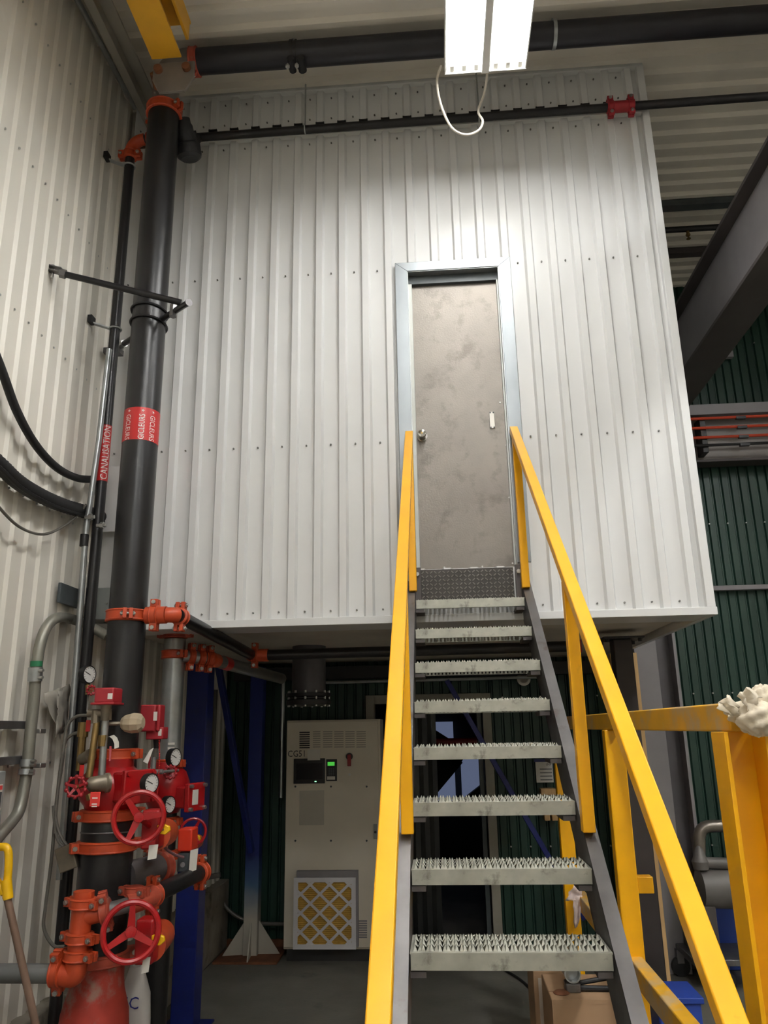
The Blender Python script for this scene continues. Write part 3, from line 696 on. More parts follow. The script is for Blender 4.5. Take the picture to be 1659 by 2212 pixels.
# hoses along the left wall
hx = XL+.075
h1 = MB().tube(spline([P(-60, 640, X=hx), P(0, 790, X=hx), P(35, 885, X=hx), P(75, 958, X=hx), P(120, 1008, X=hx), P(165, 1032, X=hx), P(205, 1036, X=hx), P(243, 1039, X=hx)], 8), .024, 12).build('hose', M['rubber'], loc=P(100, 990, X=hx)); tag(h1, 'thin black hose swooping along the left wall, the upper one', 'hose')
pts = spline([P(-60, 950, X=hx), P(0, 1005, X=hx), P(40, 1042, X=hx), P(90, 1072, X=hx), P(140, 1093, X=hx), P(185, 1106, X=hx), P(238, 1124, X=hx)], 14)
h2 = thing('corrugated_hose', 'thick black corrugated hose sagging along the left wall, the lower one', 'hose', P(90, 1072, X=hx))
MB().tube(pts, [.040+.004*(i % 2) for i in range(len(pts))], 14).build('hose', M['rubber'], h2)
MB().tube([p+V((.02, 0, -.03)) for p in pts], .014, 8).build('cable', M['rubber'], h2)
cbl = MB().tube(spline([P(-40, 1040, X=hx), P(0, 1098, X=hx), P(45, 1140, X=hx), P(95, 1154, X=hx), P(140, 1135, X=hx), P(170, 1110, X=hx+.02), P(186, 1090, X=hx+.05)], 8), .008, 8).build('cable', M['cable_grey'], loc=P(90, 1150, X=hx)); tag(cbl, 'thin grey cable drooping below the two black hoses', 'cable')
# plate, boxes
pa, pb = P(131, 1258, X=XL+.045), P(168, 1318, X=XL+.045)
bp = MB().box((XL+.03, pa.y, pb.z+.01), (XL+.05, pb.y, pa.z)).build('cover_plate', M['grey_dark'], loc=(XL+.04, (pa.y+pb.y)/2, pb.z), bevel=.003); tag(bp, 'dark grey square plate screwed to the left wall', 'plate')
ja, jb = P(200, 1270, Y=-.16), P(235, 1338, Y=-.16)
jx = thing('junction_box', 'grey steel junction box on the enclosure left corner', 'box', ((ja.x+jb.x)/2, -.1, jb.z))
MB().box((ja.x-.02, -.16, jb.z), (jb.x, -.03, ja.z)).build('body', M['grey_box'], jx, bevel=.004)
MB().cyl((jb.x-.02, -.16, (ja.z+jb.z)/2), (jb.x-.02, -.166, (ja.z+jb.z)/2), .006, n=8).build('screw', M['bolt'], jx)
fa, fb = P(236, 1008, Y=-.05), P(262, 1148, Y=-.05)
fl = MB().box((BX0+.02, -.055, fb.z), (fb.x, -.046, fa.z)).build('patch_sheet', M['white_clad'], loc=(fb.x-.1, -.05, fb.z), bevel=.002); tag(fl, 'flat white patch sheet behind the standpipe on the enclosure front', 'sheet')
# big conduit with swept bends
cd2 = thing('swept_conduit', 'fat grey conduit arching down the left wall with green sticker', 'conduit', P(66, 1581, X=-2.08))
cx_ = -2.08
pts = [P(x, y, X=cx_) for x, y in ((-20, 1830), (3, 1800), (25, 1775), (41, 1750), (52, 1703), (59, 1656), (66, 1581), (73, 1515), (78, 1452), (86, 1395), (100, 1356), (122, 1335))]+[P(150, 1336, Y=-.27), P(185, 1349, Y=-.27), P(214, 1364, Y=-.27), P(232, 1374, Y=-.27)]
MB().tube(spline(pts, 5), .03, 14).build('conduit', mat('grey_conduit', (138, 136, 126), .45, .5, .12), cd2)
for a, b in (((77, 1442), (75, 1472)), ((60, 1640), (58, 1656)), ((57, 1662), (55, 1674))):
    p, q = P(*a, X=cx_), P(*b, X=cx_); cc = MB().cyl(p, q, .038, n=14).build('conduit_coupling', M['galv'], cd2)
    for t_ in (.25, .75): MB().cyl(p+(q-p)*t_+V((.03, -.02, 0)), p+(q-p)*t_+V((.06, -.03, 0)), .008, n=8).build('screw', M['bolt'], cc)
p, q = P(79, 1428, X=cx_), P(78, 1440, X=cx_); MB().cyl(p, q, .0315, n=14).build('sticker', M['greenlabel'], cd2)
for i, (ya, lb) in enumerate(((1566, 'upper steel strut holding the fat grey conduit'), (1640, 'lower steel strut holding the fat grey conduit'))):
    p = P(72, ya, X=cx_-.02)
    s_ = thing('strut_channel', lb, 'strut', p, 'struts on the left wall')
    MB().box((XL+.03, p.y-.62, p.z-.02), (cx_-.03, p.y+.02, p.z+.02)).build('channel', M['steel'], s_, bevel=.002)
    MB().box((cx_-.05, p.y-.03, p.z-.045), (cx_+.04, p.y+.03, p.z-.02)).build('clamp', M['bolt'], s_, bevel=.004)
pa = P(14, 1665, X=-2.02)
ep = thing('electrical_panel', 'grey electrical panel with coloured stickers at the left edge', 'panel', (-2.1, pa.y-.25, pa.z-.45))
MB().box((XL+.03, pa.y-.5, pa.z-.45), (-2.02, pa.y, pa.z)).build('body', M['grey_box'], ep, bevel=.005)
for i, (c_, dz) in enumerate((((196, 60, 60), .08), ((222, 190, 50), .22), ((204, 90, 60), .36))):
    stk = MB().box((-2.02, pa.y-.13, pa.z-dz-.1), (-2.018, pa.y-.02, pa.z-dz+.02)).build('sticker', M['paper'], ep)
    MB().box((-2.018, pa.y-.125, pa.z-dz-.005), (-2.0165, pa.y-.025, pa.z-dz+.015)).build('stripe', mat('stripe_%d' % i, c_, .5, 0, .03), stk)
    MB().box((-2.018, pa.y-.125, pa.z-dz-.09), (-2.0165, pa.y-.025, pa.z-dz-.015)).build('print', M['grey_dark'], stk)
pa = P(14, 1860, X=-2.02)
lc = MB().box((XL+.03, pa.y-.6, 0.12), (-2.05, pa.y, pa.z)).build('wall_cabinet', M['grey_box'], loc=(-2.1, pa.y-.3, .12), bevel=.006); tag(lc, 'light grey cabinet low at the left edge behind the shovel', 'cabinet')
# shovel
sv = thing('shovel', 'shovel with yellow D grip and brown wooden shaft leaning at the left', 'shovel', P(105, 2330, Y=-1.0))
g0, g1 = P(14, 1932, Y=-1.15), P(110, 2360, Y=-1.0)
MB().cyl(g0, g1, .017, n=14).build('shaft', M['handle'], sv)
gm = mat('yellow_plastic', (240, 186, 10), .4, 0, .06)
gp = MB()
gp.tube(spline([P(14, 1940, Y=-1.15), P(16, 1905, Y=-1.15), P(19, 1860, Y=-1.15), P(15, 1832, Y=-1.15), P(-5, 1830, Y=-1.15), P(-28, 1832, Y=-1.15), P(-28, 1860, Y=-1.15), P(-12, 1895, Y=-1.15), P(10, 1930, Y=-1.15)], 6), .018, 12)
gp.cyl(P(13, 1900, Y=-1.15), P(18, 1942, Y=-1.15), .025, .022, n=14)
gp.build('d_grip', gm, sv)
dn = (g1-g0).normalized(); sd = dn.cross(V((0, 1, 0))).normalized()
bl = MB(); rows = []
for j in range(5):
    for i in range(5):
        u = (i-2)/2; wv = (.11, .115, .11, .085, .02)[j]
        bl.v.append(g1+dn*(-.03+j*.075)+sd*u*wv+V((0, .03*(u*u)-.01, 0)))
for j in range(4):
    for i in range(4): bl.f.append((j*5+i, j*5+i+1, (j+1)*5+i+1, (j+1)*5+i))
bo = bl.build('blade', M['steel'], sv); md = bo.modifiers.new('solid', 'SOLIDIFY'); md.thickness = .003
# ------------------------------------------------------------------ valve assembly on the riser
def toward(c): return (CAM-V(c)).normalized()
def handwheel(parent, c, axis, R, rr, rot=0, spokes=3, m='red', name='handwheel', flare=False):
    c = V(c); a = V(axis).normalized(); x = V((0, 0, 1)); x = (x-a*x.dot(a)).normalized(); y = x.cross(a)   # y to the right seen from the front
    mb = MB().torus(c, a, R, rr, 40 if R > .08 else 24, 8)
    for k in range(spokes):
        t = rot+2*math.pi*k/spokes; d = x*math.cos(t)+y*math.sin(t); s = a.cross(d)
        mb.prism([c+d*R*.12-s*rr*1.3-a*.02, c+d*R*.97-s*rr*.8-a*.006, c+d*R*.97+s*rr*.8-a*.006, c+d*R*.12+s*rr*1.3-a*.02], a*.014)
    mb.lathe(c-a*.03, a, [(R*.2, 0), (R*.22, .015), (R*.2, .034), (R*.1, .036)], 16)
    if flare:
        for k in range(spokes*2):
            t = rot+math.pi*k/spokes; d = x*math.cos(t)+y*math.sin(t); mb.ball(c+d*(R+rr*.7), rr*1.7, 8, 6)
    return mb.build(name, M[m], parent)
def gauge(px, Y, r, nrm, label, grp='pressure gauges', stem=None):
    c = P(*px, Y=Y); g = thing('pressure_gauge', label, 'gauge', c, grp); n = V(nrm).normalized()
    MB().lathe(c, n, [(r*.7, -.035), (r*.98, -.03), (r, 0), (r, .006), (r*.9, .008), (r*.9, .003)], 28).build('case', M['plastic_black'], g)
    f = MB().lathe(c+n*.004, n, [(r*.9, 0), (r*.9, .001)], 28).build('dial', M['gauge'], g)
    up = V((0, 0, 1)); up = (up-n*up.dot(n)).normalized(); rt = up.cross(n); tk = MB()
    for k in range(13):
        t = math.radians(-135+k*22.5); d = up*math.cos(t)+rt*math.sin(t); tk.obox(c+n*.0056+d*r*.74, d*r*.08, n.cross(d)*r*.022, n*.0004)
    tk.build('graduation', M['blackprint'], f, kind='stuff')
    d = (up*.4-rt*.9).normalized(); MB().obox(c+n*.0065+d*r*.25, d*r*.4, n.cross(d)*r*.035, n*.0005).build('needle', M['blackprint'], f)
    if stem: MB().cyl(c-n*.018, stem, .009, n=10).build('stem', M['brass'], g)
    return g
VX, VY = RX, -.55
def zat(y, x=235, Y=-.62): return P(x, y, Y=Y).z
# alarm check valve
acv = thing('alarm_check_valve', 'large red cast check valve body at the foot of the riser', 'valve', (VX, VY, zat(1745)))
z0, z1 = zat(1750), zat(1640); h = z1-z0
MB().lathe((VX, VY, z0), (0, 0, 1), [(.128, 0), (.135, h*.08), (.165, h*.22), (.172, h*.45), (.165, h*.6), (.135, h*.75), (.112, h*.84), (.112, h)], 36).build('body', M['red'], acv)
fd = V((.86, -.5, 0)).normalized(); sd_ = V((0, 0, 1)).cross(fd); zc = (z0+z1)/2-.01
cov = MB().obox(V((VX, VY, zc))+fd*.17, fd*.05, sd_*.09, V((0, 0, .075))).build('cover_neck', M['red'], acv, bevel=.012)
cv2 = MB().obox(V((VX, VY, zc))+fd*.225, fd*.014, sd_*.1, V((0, 0, .085))).build('cover', M['red'], acv, bevel=.006)
for u in (-1, 1):
    for q in (-1, 1):
        p = V((VX, VY, zc))+fd*.24+sd_*u*.082+V((0, 0, q*.068)); MB().cyl(p-fd*.005, p+fd*.012, .012, n=6).build('bolt', M['red'], cv2)
coupling(acv, (VX, VY+.03, zat(1630)), (0, 0, 1), .11, .06, 'orange', (-1, .3, 0))
# lower supply pipe
low = thing('supply_pipe', 'wide black supply pipe below the red check valve', 'pipe', (VX, VY, zat(1950)))
MB().cyl((VX, VY, zat(2075)), (VX, VY, zat(1752)), .138, n=36).build('pipe', M['blackpipe'], low)
for y, e in ((1762, (-1, -.9, 0)), (1830, (-1, -.8, 0))): coupling(low, (VX, VY, zat(y)), (0, 0, 1), .138, .06, 'orange', e)
MB().torus((VX, VY, zat(1800)), (0, .05, 1), .139, .004, 36, 6).build('weld_ring', M['steel'], low)
# cast base
base = thing('cast_base_fitting', 'dusty red cast iron base fitting under the supply pipe', 'fitting', (VX, VY, 0))
zt = zat(2075)
coupling(base, (VX, VY, zt), (0, 0, 1), .138, .06, 'orange_dusty', (-1, -.8, 0))
MB().lathe((VX, VY, 0), (0, 0, 1), [(.2, 0), (.2, .03), (.16, .06), (.165, zt*.5), (.172, zt*.66), (.165, zt*.74), (.138, zt*.84), (.132, zt*.9), (.132, zt-.03)], 40).build('body', M['red_old'], base)
MB().torus((VX, VY, zt*.62), (.35, .1, 1), .168, .02, 40, 8).build('rib', M['red_old'], base)
# handwheel butterfly valves
def bfly(px, py, Y, R, rot, label, gear, ind, tagpx, wheelrot_axis=None):
    c = P(px, py, Y=Y); b = thing('butterfly_valve', label, 'valve', c, 'red handwheel valves'); ax = toward(c); ax.z *= .4; ax.normalize()
    handwheel(b, c, ax, R, R*.115, rot)
    g = P(*gear, Y=Y+.16); s_ = MB().cyl(c, g, .014, n=12).build('stem', M['red'], b)
    gb = MB().obox(g, V((.045, 0, 0)), V((0, .05, 0)), V((0, 0, .1*R/.125))).build('gearbox', M['red'], b, bevel=.012)
    MB().cyl(g+V((-.0, .05, -.04)), g+V((-.06, .36, -.06)), .075*R/.125, n=24).build('valve_body', M['orange'], b)
    i = P(*ind, Y=Y+.05)
    iy = MB().prism([i+V((-.03, 0, -.018)), i+V((.012, 0, -.024)), i+V((.034, 0, -.006)), i+V((.03, 0, .014)), i+V((.004, 0, .024)), i+V((-.03, 0, .02))], (0, .02, 0)).build('position_indicator', gm, b, bevel=.004)
    MB().cyl(i+V((0, -.001, 0)), i+V((0, -.004, 0)), .006, n=8).build('rivet', M['bolt'], iy)
    if tagpx:
        p, q = P(*tagpx[0], Y=Y+.04), P(*tagpx[1], Y=Y+.04)
        MB().prism([V((p.x, p.y, p.z)), V((q.x, p.y, p.z+.004)), V((q.x-.006, p.y, q.z+.008)), V((p.x-.004, p.y, q.z))], (0, .002, 0)).build('tag', M['paper'], b, smooth=False)
    return b
bfly(300, 1766, -.98, .116, math.radians(-35), 'upper big red three-spoke handwheel valve beside the supply pipe', (331, 1790), (352, 1792), ((322, 1826), (340, 1858)))
bfly(283, 2013, -.98, .124, 0, 'lower big red three-spoke handwheel valve beside the supply pipe', (318, 2030), (340, 2031), ((309, 2069), (323, 2104)))
bfly(417, 1797, .05, .075, math.radians(30), 'small red handwheel valve beside the blue column', (408, 1812), (421, 1812), None)
# second red valve under the galvanized riser
G2X, G2Y = -1.69, .3
gal = thing('galvanized_riser', 'shiny galvanized riser pipe left of the blue column', 'pipe', (G2X, G2Y, 1.8))
gz0, gz1 = P(360, 1650, Y=G2Y-.07).z, BZ0-.06
MB().cyl((G2X, G2Y, gz0), (G2X, G2Y, gz1), .072, n=28).build('pipe', M['galv'], gal)
coupling(gal, (G2X, G2Y, P(385, 1366, Y=G2Y-.07).z), (0, 0, 1), .072, .065, 'orange_dusty', (1, 0, 0))
zc = P(375, 1412, Y=G2Y-.07).z
coupling(gal, (G2X, G2Y, zc), (0, 0, 1), .074, .06, 'orange', facing((G2X, G2Y, 0))+V((.8, 0, 0)))
tl = MB()
p, q = P(363, 1604, Y=G2Y-.075), P(377, 1609, Y=G2Y-.075)
for dz in (0, -.03): MB().box((p.x, G2Y-.0745, q.z+dz), (q.x, G2Y-.07, p.z+dz)).build('sticker', M['paper'], gal)
b2 = thing('galvanized_branch', 'dull galvanized branch pipe with red sticker running back under the enclosure', 'pipe', P(500, 1430, Y=.8))
s0 = V((G2X+.06, G2Y-.02, zc-.01)); s1 = P(455, 1424, Y=.42); s2 = P(608, 1466, Y=2.2)
MB().cyl(s0, s1, .042, n=18).build('nipple', M['galv'], b2)
for t_ in (.3, .65, .95): coupling(b2, s0+(s1-s0)*t_, s1-s0, .045, .045, 'orange', (0, 0, 1))
MB().tube(fillet([s1-(s1-s0)*.2, s1, s1+(s2-s1)*.06], .08), .05, 16).build('elbow', M['orange'], b2)
MB().cyl(s1+(s2-s1)*.03, s2, .047, n=18).build('pipe', mat('dull_galv', (128, 128, 126), .5, .5, .15), b2)
MB().cyl(s1+(s2-s1)*.13, s1+(s2-s1)*.2, .0485, n=18).build('sticker', M['redlabel'], b2)
v2 = thing('red_check_valve', 'second red cast check valve below the galvanized riser', 'valve', (G2X, G2Y, 1.3))
zz0, zz1 = P(360, 1760, Y=.15).z, gz0+.01; h = zz1-zz0
coupling(v2, (G2X, G2Y, gz0), (0, 0, 1), .075, .055, 'orange', (1, -.4, 0))
MB().lathe((G2X, G2Y-.02, zz0), (0, 0, 1), [(.09, 0), (.11, h*.15), (.145, h*.35), (.15, h*.6), (.125, h*.8), (.085, h*.92), (.078, h)], 32).build('body', M['red'], v2)
fx = V((.95, -.3, 0)).normalized(); sy_ = V((0, 0, 1)).cross(fx); cc = V((G2X, G2Y-.02, P(395, 1722, Y=.2).z))
MB().obox(cc+fx*.16, fx*.05, sy_*.07, V((0, 0, .065))).build('cover_neck', M['red'], v2, bevel=.01)
c3 = MB().obox(cc+fx*.225, fx*.016, sy_*.09, V((0, 0, .085))).build('cover', M['red'], v2, bevel=.006)
for u in (-1, 1):
    for q in (-1, 1): MB().cyl(cc+fx*.235+sy_*u*.074+V((0, 0, q*.068)), cc+fx*.262+sy_*u*.074+V((0, 0, q*.068)), .012, n=6).build('bolt', M['bolt'], c3)
MB().obox(cc+fx*.243+sy_*-.02, fx*.001, sy_*.03, V((0, 0, .045))).build('label', M['paper'], c3)
MB().cyl((G2X, G2Y-.02, .25), (G2X, G2Y-.02, zz0), .08, n=24).build('lower_pipe', M['blackpipe'], v2)
coupling(v2, (G2X, G2Y-.02, zz0-.05), (0, 0, 1), .082, .055, 'orange', (1, -.4, 0))
coupling(v2, (G2X, G2Y-.02, P(350, 1850, Y=.2).z), (0, 0, 1), .082, .055, 'orange', (1, -.4, 0))
# flow and pressure switches
ps = thing('pressure_switch', 'small red pressure switch box standing left of the riser', 'switch', P(234, 1525, Y=-.72))
a, b = P(213, 1487, Y=-.74), P(255, 1519, Y=-.74)
MB().prism([(a.x+.006, -.8, b.z), (b.x-.004, -.8, b.z), (b.x-.002, -.68, b.z), (a.x+.004, -.68, b.z)], (0, 0, a.z-b.z)).build('cover', M['red_matte'], ps, bevel=.008)
MB().box((a.x-.008, -.81, b.z-.008), (b.x+.006, -.67, b.z+.004)).build('base', M['red_matte'], ps, bevel=.003)
MB().box((b.x-.034, -.8015, b.z+.02), (b.x-.008, -.8, a.z-.03)).build('label', M['paper'], ps)
MB().cyl((a.x+.05, -.74, b.z-.008), (a.x+.05, -.74, b.z-.09), .03, .018, n=14).build('neck', M['bronze'], ps)
fsw = thing('flow_switch', 'tall red flow switch box in front of the galvanized riser', 'switch', P(330, 1582, Y=-.35))
a, b = P(309, 1523, Y=-.36), P(346, 1580, Y=-.36)
MB().box((a.x, -.4, b.z), (b.x-.02, -.3, a.z)).box((b.x-.02, -.385, b.z), (b.x+.002, -.3, a.z)).build('cover', M['red_matte'], fsw, bevel=.008)
c_, d_ = P(320, 1571, Y=-.34), P(355, 1597, Y=-.34)
MB().box((c_.x, -.37, d_.z), (d_.x, -.28, c_.z)).build('lower_cover', M['red_matte'], fsw, bevel=.005)
MB().box((b.x-.03, -.402, b.z+.06), (b.x-.008, -.4, b.z+.11)).build('label', M['paper'], fsw)
MB().box((d_.x-.028, -.372, d_.z+.02), (d_.x-.008, -.37, c_.z-.01)).build('label', M['paper'], fsw)
MB().cyl((c_.x+.05, -.32, d_.z), (c_.x+.05, -.32, d_.z-.05), .022, .014, n=12).build('neck', M['blackpaint'], fsw)
bu = thing('alarm_bulb', 'tan paper wrapped fitting on a horizontal pipe before the riser', 'fitting', P(288, 1562, Y=-.68))
c = P(289, 1562, Y=-.66)
MB().lathe(c+V((-.065, 0, 0)), (1, 0, 0), [(.03, 0), (.045, .02), (.055, .06), (.05, .1), (.03, .118)], 10).build('wrapping', M['tan_paper'], bu, smooth=False)
MB().cyl(P(228, 1563, Y=-.7), c+V((-.06, 0, 0)), .011, n=10).build('pipe', M['bronze'], bu)
# trim piping on the left
tr = thing('trim_piping', 'bronze and steel trim pipes left of the red check valve', 'pipe', P(225, 1690, Y=-.72))
MB().cyl(P(209, 1560, Y=-.72), P(192, 1680, Y=-.75), .018, n=12).build('pipe', M['brass'], tr)
MB().cyl(P(228, 1548, Y=-.72), P(219, 1685, Y=-.72), .019, n=12).build('pipe', M['galv'], tr)
MB().cyl(P(191, 1541, Y=-.72), P(238, 1541, Y=-.72), .022, n=12).build('tee', M['bronze'], tr)
MB().cyl(P(230, 1532, Y=-.72), P(229, 1556, Y=-.72), .03, n=8).build('union', M['bronze'], tr)
MB().cyl(P(207, 1535, Y=-.72), P(206, 1562, Y=-.72), .025, n=8).build('union', M['bronze'], tr)
MB().cyl(P(223, 1588, Y=-.72), P(221, 1612, Y=-.72), .026, n=8).build('ball_valve', M['brass'], tr)
MB().bar(P(239, 1612, Y=-.76), P(237, 1645, Y=-.78), .012, .01).build('lever', M['red_matte'], tr, bevel=.002)
MB().cyl(P(178, 1590, Y=-.6), P(172, 1665, Y=-.6), .022, n=10).cyl(P(181, 1560, Y=-.6), P(178, 1592, Y=-.6), .03, n=10).build('pipe', M['brass'], tr)
MB().cyl(P(196, 1632, Y=-.66), P(176, 1640, Y=-.62), .036, .028, n=12).build('strainer', M['bronze'], tr)
tg = thing('trim_tag', 'pale paper tag curling on the trim pipe', 'tag', P(246, 1605, Y=-.8))
pp = [P(x, y, Y=-.8) for x, y in ((234, 1592), (241, 1589), (248, 1595), (252, 1605), (252, 1616))]
vs = []
for p in pp: vs += [p+V((-.012, 0, -.004)), p+V((.012, 0, .004))]
MB().add(vs, [(2*i, 2*i+1, 2*i+3, 2*i+2) for i in range(4)]).build('sheet', M['paper'], tg)
ang = thing('angle_valve', 'bronze angle valve with small flared red handwheel at the left', 'valve', P(164, 1700, Y=-.85))
c = P(164, 1700, Y=-.86); d = P(190, 1695, Y=-.8); e = P(240, 1690, Y=-.72)
handwheel(ang, c, (c-d).normalized()*.5+toward(c), .045, .0065, 0, 5, 'darkred', flare=True)
MB().cyl(c, d, .01, n=10).build('stem', M['brass'], ang)
MB().lathe(d+(d-e)*.05, e-d, [(.02, 0), (.035, .015), (.04, .04), (.042, .09), (.05, .1), (.05, (e-d).length*.95)], 18).build('body', M['bronze'], ang)
MB().cyl(P(196, 1714, Y=-.8), P(199, 1726, Y=-.8), .028, n=8).build('outlet', M['brass'], ang)
MB().tube([P(200, 1722, Y=-.8), P(204, 1712, Y=-.87), P(206, 1716, Y=-.88)], .002, 6).build('tag_wire', M['bolt'], ang)
rt_ = thing('red_tag', 'bright red plastic tag hanging under the angle valve', 'tag', P(205, 1742, Y=-.86))
a, b = P(196, 1711, Y=-.88), P(215, 1742, Y=-.88)
MB().box((a.x, -.883, b.z), (b.x, -.88, a.z)).build('plate', mat('tag_red', (232, 64, 58), .4, 0, .04), rt_, bevel=.002)
for dz in (.014, .03, .036): MB().box((a.x+.012, -.8845, a.z-dz*1.8-.006), (b.x-.012, -.883, a.z-dz*1.8)).build('print', M['whiteprint'], rt_)
for i, (q, lb) in enumerate((((190, 1568), 'small red tag on the upper left trim pipe'), ((176, 1665), 'small red tag on the lower left trim pipe'))):
    p = P(*q, Y=-.66); ob = MB().box(p+V((-.013, 0, -.03)), p+V((.013, .004, .03))).build('valve_tag', M['redlabel'], loc=p, bevel=.002); tag(ob, lb, 'tag', 'small red valve tags')
gauge((192, 1457), -.58, .05, V((.95, -.35, 0)), 'pressure gauge high on the left of the riser', stem=P(192, 1490, Y=-.55))
gauge((378, 1636), .05, .055, V((.95, -.35, 0)), 'pressure gauge before the galvanized riser foot', stem=P(362, 1668, Y=.2))
gauge((326, 1692), -.74, .05, V((.9, -.45, 0)), 'pressure gauge between the two red check valves', stem=P(318, 1695, Y=-.62))
gauge((366, 1738), -.05, .05, V((.95, -.35, 0)), 'pressure gauge low beside the second red check valve', stem=P(372, 1735, Y=.2))
nc = thing('needle_cock', 'brass gauge cock with tiny red wheel under the high gauge', 'valve', P(193, 1492, Y=-.58))
c = P(197, 1491, Y=-.62); handwheel(nc, c, V((.7, -.7, 0)), .022, .004, 0, 5, 'darkred', flare=True)
MB().cyl(P(190, 1480, Y=-.57), P(190, 1500, Y=-.57), .016, n=8).cyl(P(190, 1491, Y=-.57), c, .012, n=8).build('body', M['brass'], nc)
MB().cyl(P(190, 1500, Y=-.57), P(188, 1538, Y=-.6), .005, n=8).build('tube', M['cable_grey'], nc)
sv2 = thing('trim_valve', 'small trim valve with red lever and wheel between the red valves', 'valve', P(334, 1668, Y=-.3))
MB().cyl(P(333, 1635, Y=-.3), P(331, 1662, Y=-.3), .014, n=10).cyl(P(315, 1668, Y=-.3), P(352, 1667, Y=-.3), .014, n=10).cyl(P(352, 1667, Y=-.3), P(385, 1664, Y=-.2), .008, n=8).build('body', M['galv'], sv2)
MB().bar(P(323, 1632, Y=-.34), P(322, 1660, Y=-.34), .016, .01).build('lever', M['red_matte'], sv2, bevel=.002)
handwheel(sv2, P(368, 1668, Y=-.24), V((.5, -.8, 0)), .03, .006, 0, 5, 'darkred', flare=True)
p = [P(332, 1615, Y=-.36), P(324, 1620, Y=-.38), P(309, 1645, Y=-.4), P(319, 1650, Y=-.4)]
MB().prism(p, (0, .002, 0)).build('tag', M['paper'], sv2, smooth=False)
ch = MB(); pts = spline([P(344, 1600, Y=-.37), P(344, 1650, Y=-.4), P(341, 1700, Y=-.42), P(338, 1722, Y=-.42)], 14)
for p in pts: ch.ball(p, .0042, 6, 4)
ob = ch.build('bead_chain', M['redlabel'], loc=P(341, 1660, Y=-.4)); tag(ob, 'thin red beaded chain hanging from the flow switch', 'chain'); ob['kind'] = 'stuff'
# tamper switch by the small wheel
ts = thing('tamper_switch', 'orange-red tamper switch box with white tag beside the blue column', 'switch', P(405, 1838, Y=-.2))
a, b = P(392, 1788, Y=-.2), P(420, 1836, Y=-.2)
MB().box((a.x, -.26, b.z), (b.x, -.14, a.z)).build('cover', mat('signal_red', (206, 50, 24), .4, 0, .06), ts, bevel=.008)
c_, d_ = P(390, 1840, Y=-.2), P(412, 1881, Y=-.2)
cb_ = MB().box((c_.x, -.25, d_.z), (d_.x, -.15, c_.z)).build('conduit_box', M['grey_dark'], ts, bevel=.006)
MB().cyl(((c_.x+d_.x)/2, -.25, d_.z+.04), ((c_.x+d_.x)/2, -.253, d_.z+.04), .014, n=14).build('knockout', M['grey_paint'], cb_)
e_, f_ = P(410, 1833, Y=-.27), P(423, 1886, Y=-.27)
MB().prism([(e_.x+.004, -.27, e_.z-.01), (f_.x+.006, -.265, e_.z), (f_.x, -.265, f_.z+.016), (e_.x, -.27, f_.z)], (0, .002, 0)).build('tag', M['paper'], ts, smooth=False)
MB().tube(spline([P(346, 1803, Y=-.5), P(358, 1832, Y=-.45), P(378, 1846, Y=-.35), P(396, 1852, Y=-.27)], 6), .008, 8).build('lead', mat('mauve_cable', (130, 92, 96), .5, 0, .1), ts)
# cross connections
x1 = thing('grey_stub_pipe', 'fat dull grey stub pipe joining the two risers', 'pipe', P(310, 1885, Y=-.45))
MB().cyl(P(272, 1893, Y=-.52), P(346, 1873, Y=-.3), .073, n=24).build('pipe', mat('scuffed_grey', (96, 90, 90), .5, .2, .2), x1)
a, b = P(345, 1873, Y=-.3), P(368, 1866, Y=-.2)
coupling(x1, a, b-a, .075, .06, 'orange_dusty', (0, 0, 1))
x2 = thing('diagonal_black_pipe', 'slim black pipe slanting up to the tamper switch', 'pipe', P(380, 1910, Y=-.4))
a, b = P(330, 1934, Y=-.62), P(433, 1884, Y=-.12)
MB().cyl(a, b, .045, n=18).build('pipe', M['blackpipe'], x2)
coupling(x2, b, b-a, .046, .05, 'orange', (0, 0, 1)); coupling(x2, a, b-a, .046, .05, 'orange', (0, 0, 1))
te = thing('drain_tee', 'bright orange grooved tee and elbow drain at the lower left', 'fitting', P(170, 2070, Y=-.85))
TY = -.85
a, b = P(181, 1945, Y=TY), P(166, 2078, Y=TY)
MB().cyl(P(182, 1925, Y=TY), b, .05, n=20).build('body', M['orange'], te)
for y in (1951, 2026, 2063):
    t_ = (y-1945)/(2078-1945); coupling(te, a+(b-a)*t_, b-a, .053, .05, 'orange', (1, -.35, 0))
m_ = a+(b-a)*.27; n_ = P(228, 1968, Y=TY+.02); o_ = P(282, 1953, Y=-.75)
MB().cyl(m_, n_, .045, n=18).build('outlet', M['orange'], te)
coupling(te, n_, n_-m_, .048, .05, 'orange_dusty', (-.3, -.5, 1))
MB().cyl(n_, o_, .036, n=16).build('nipple', MATS['dull_galv'], te)
MB().tube(fillet([o_-(o_-n_)*.1, P(305, 1944, Y=-.72), P(335, 1932, Y=-.62)], .05), .05, 16).build('elbow', M['orange_dusty'], te)
coupling(te, P(290, 1925, Y=-.72), (0, 0, 1), .035, .05, 'orange_dusty', (1, -.4, 0))
el = P(158, 2100, Y=TY); lft = P(124, 2100, Y=TY)
MB().tube(fillet([b, b+(b-a).normalized()*.06, P(120, 2103, Y=TY)], .09), .052, 18).build('elbow', M['orange'], te)
coupling(te, lft, (1, 0, 0), .053, .05, 'orange', (0, -.3, 1))
dp = MB().cyl(P(118, 2103, Y=TY), V((XL+.12, TY, P(118, 2103, Y=TY).z)), .043, n=18).build('drain_pipe', MATS['dull_galv'], te)
gj = thing('tilted_junction_box', 'tilted old grey junction box hanging by conduits left of supply pipe', 'box', P(148, 1880, Y=-.62))
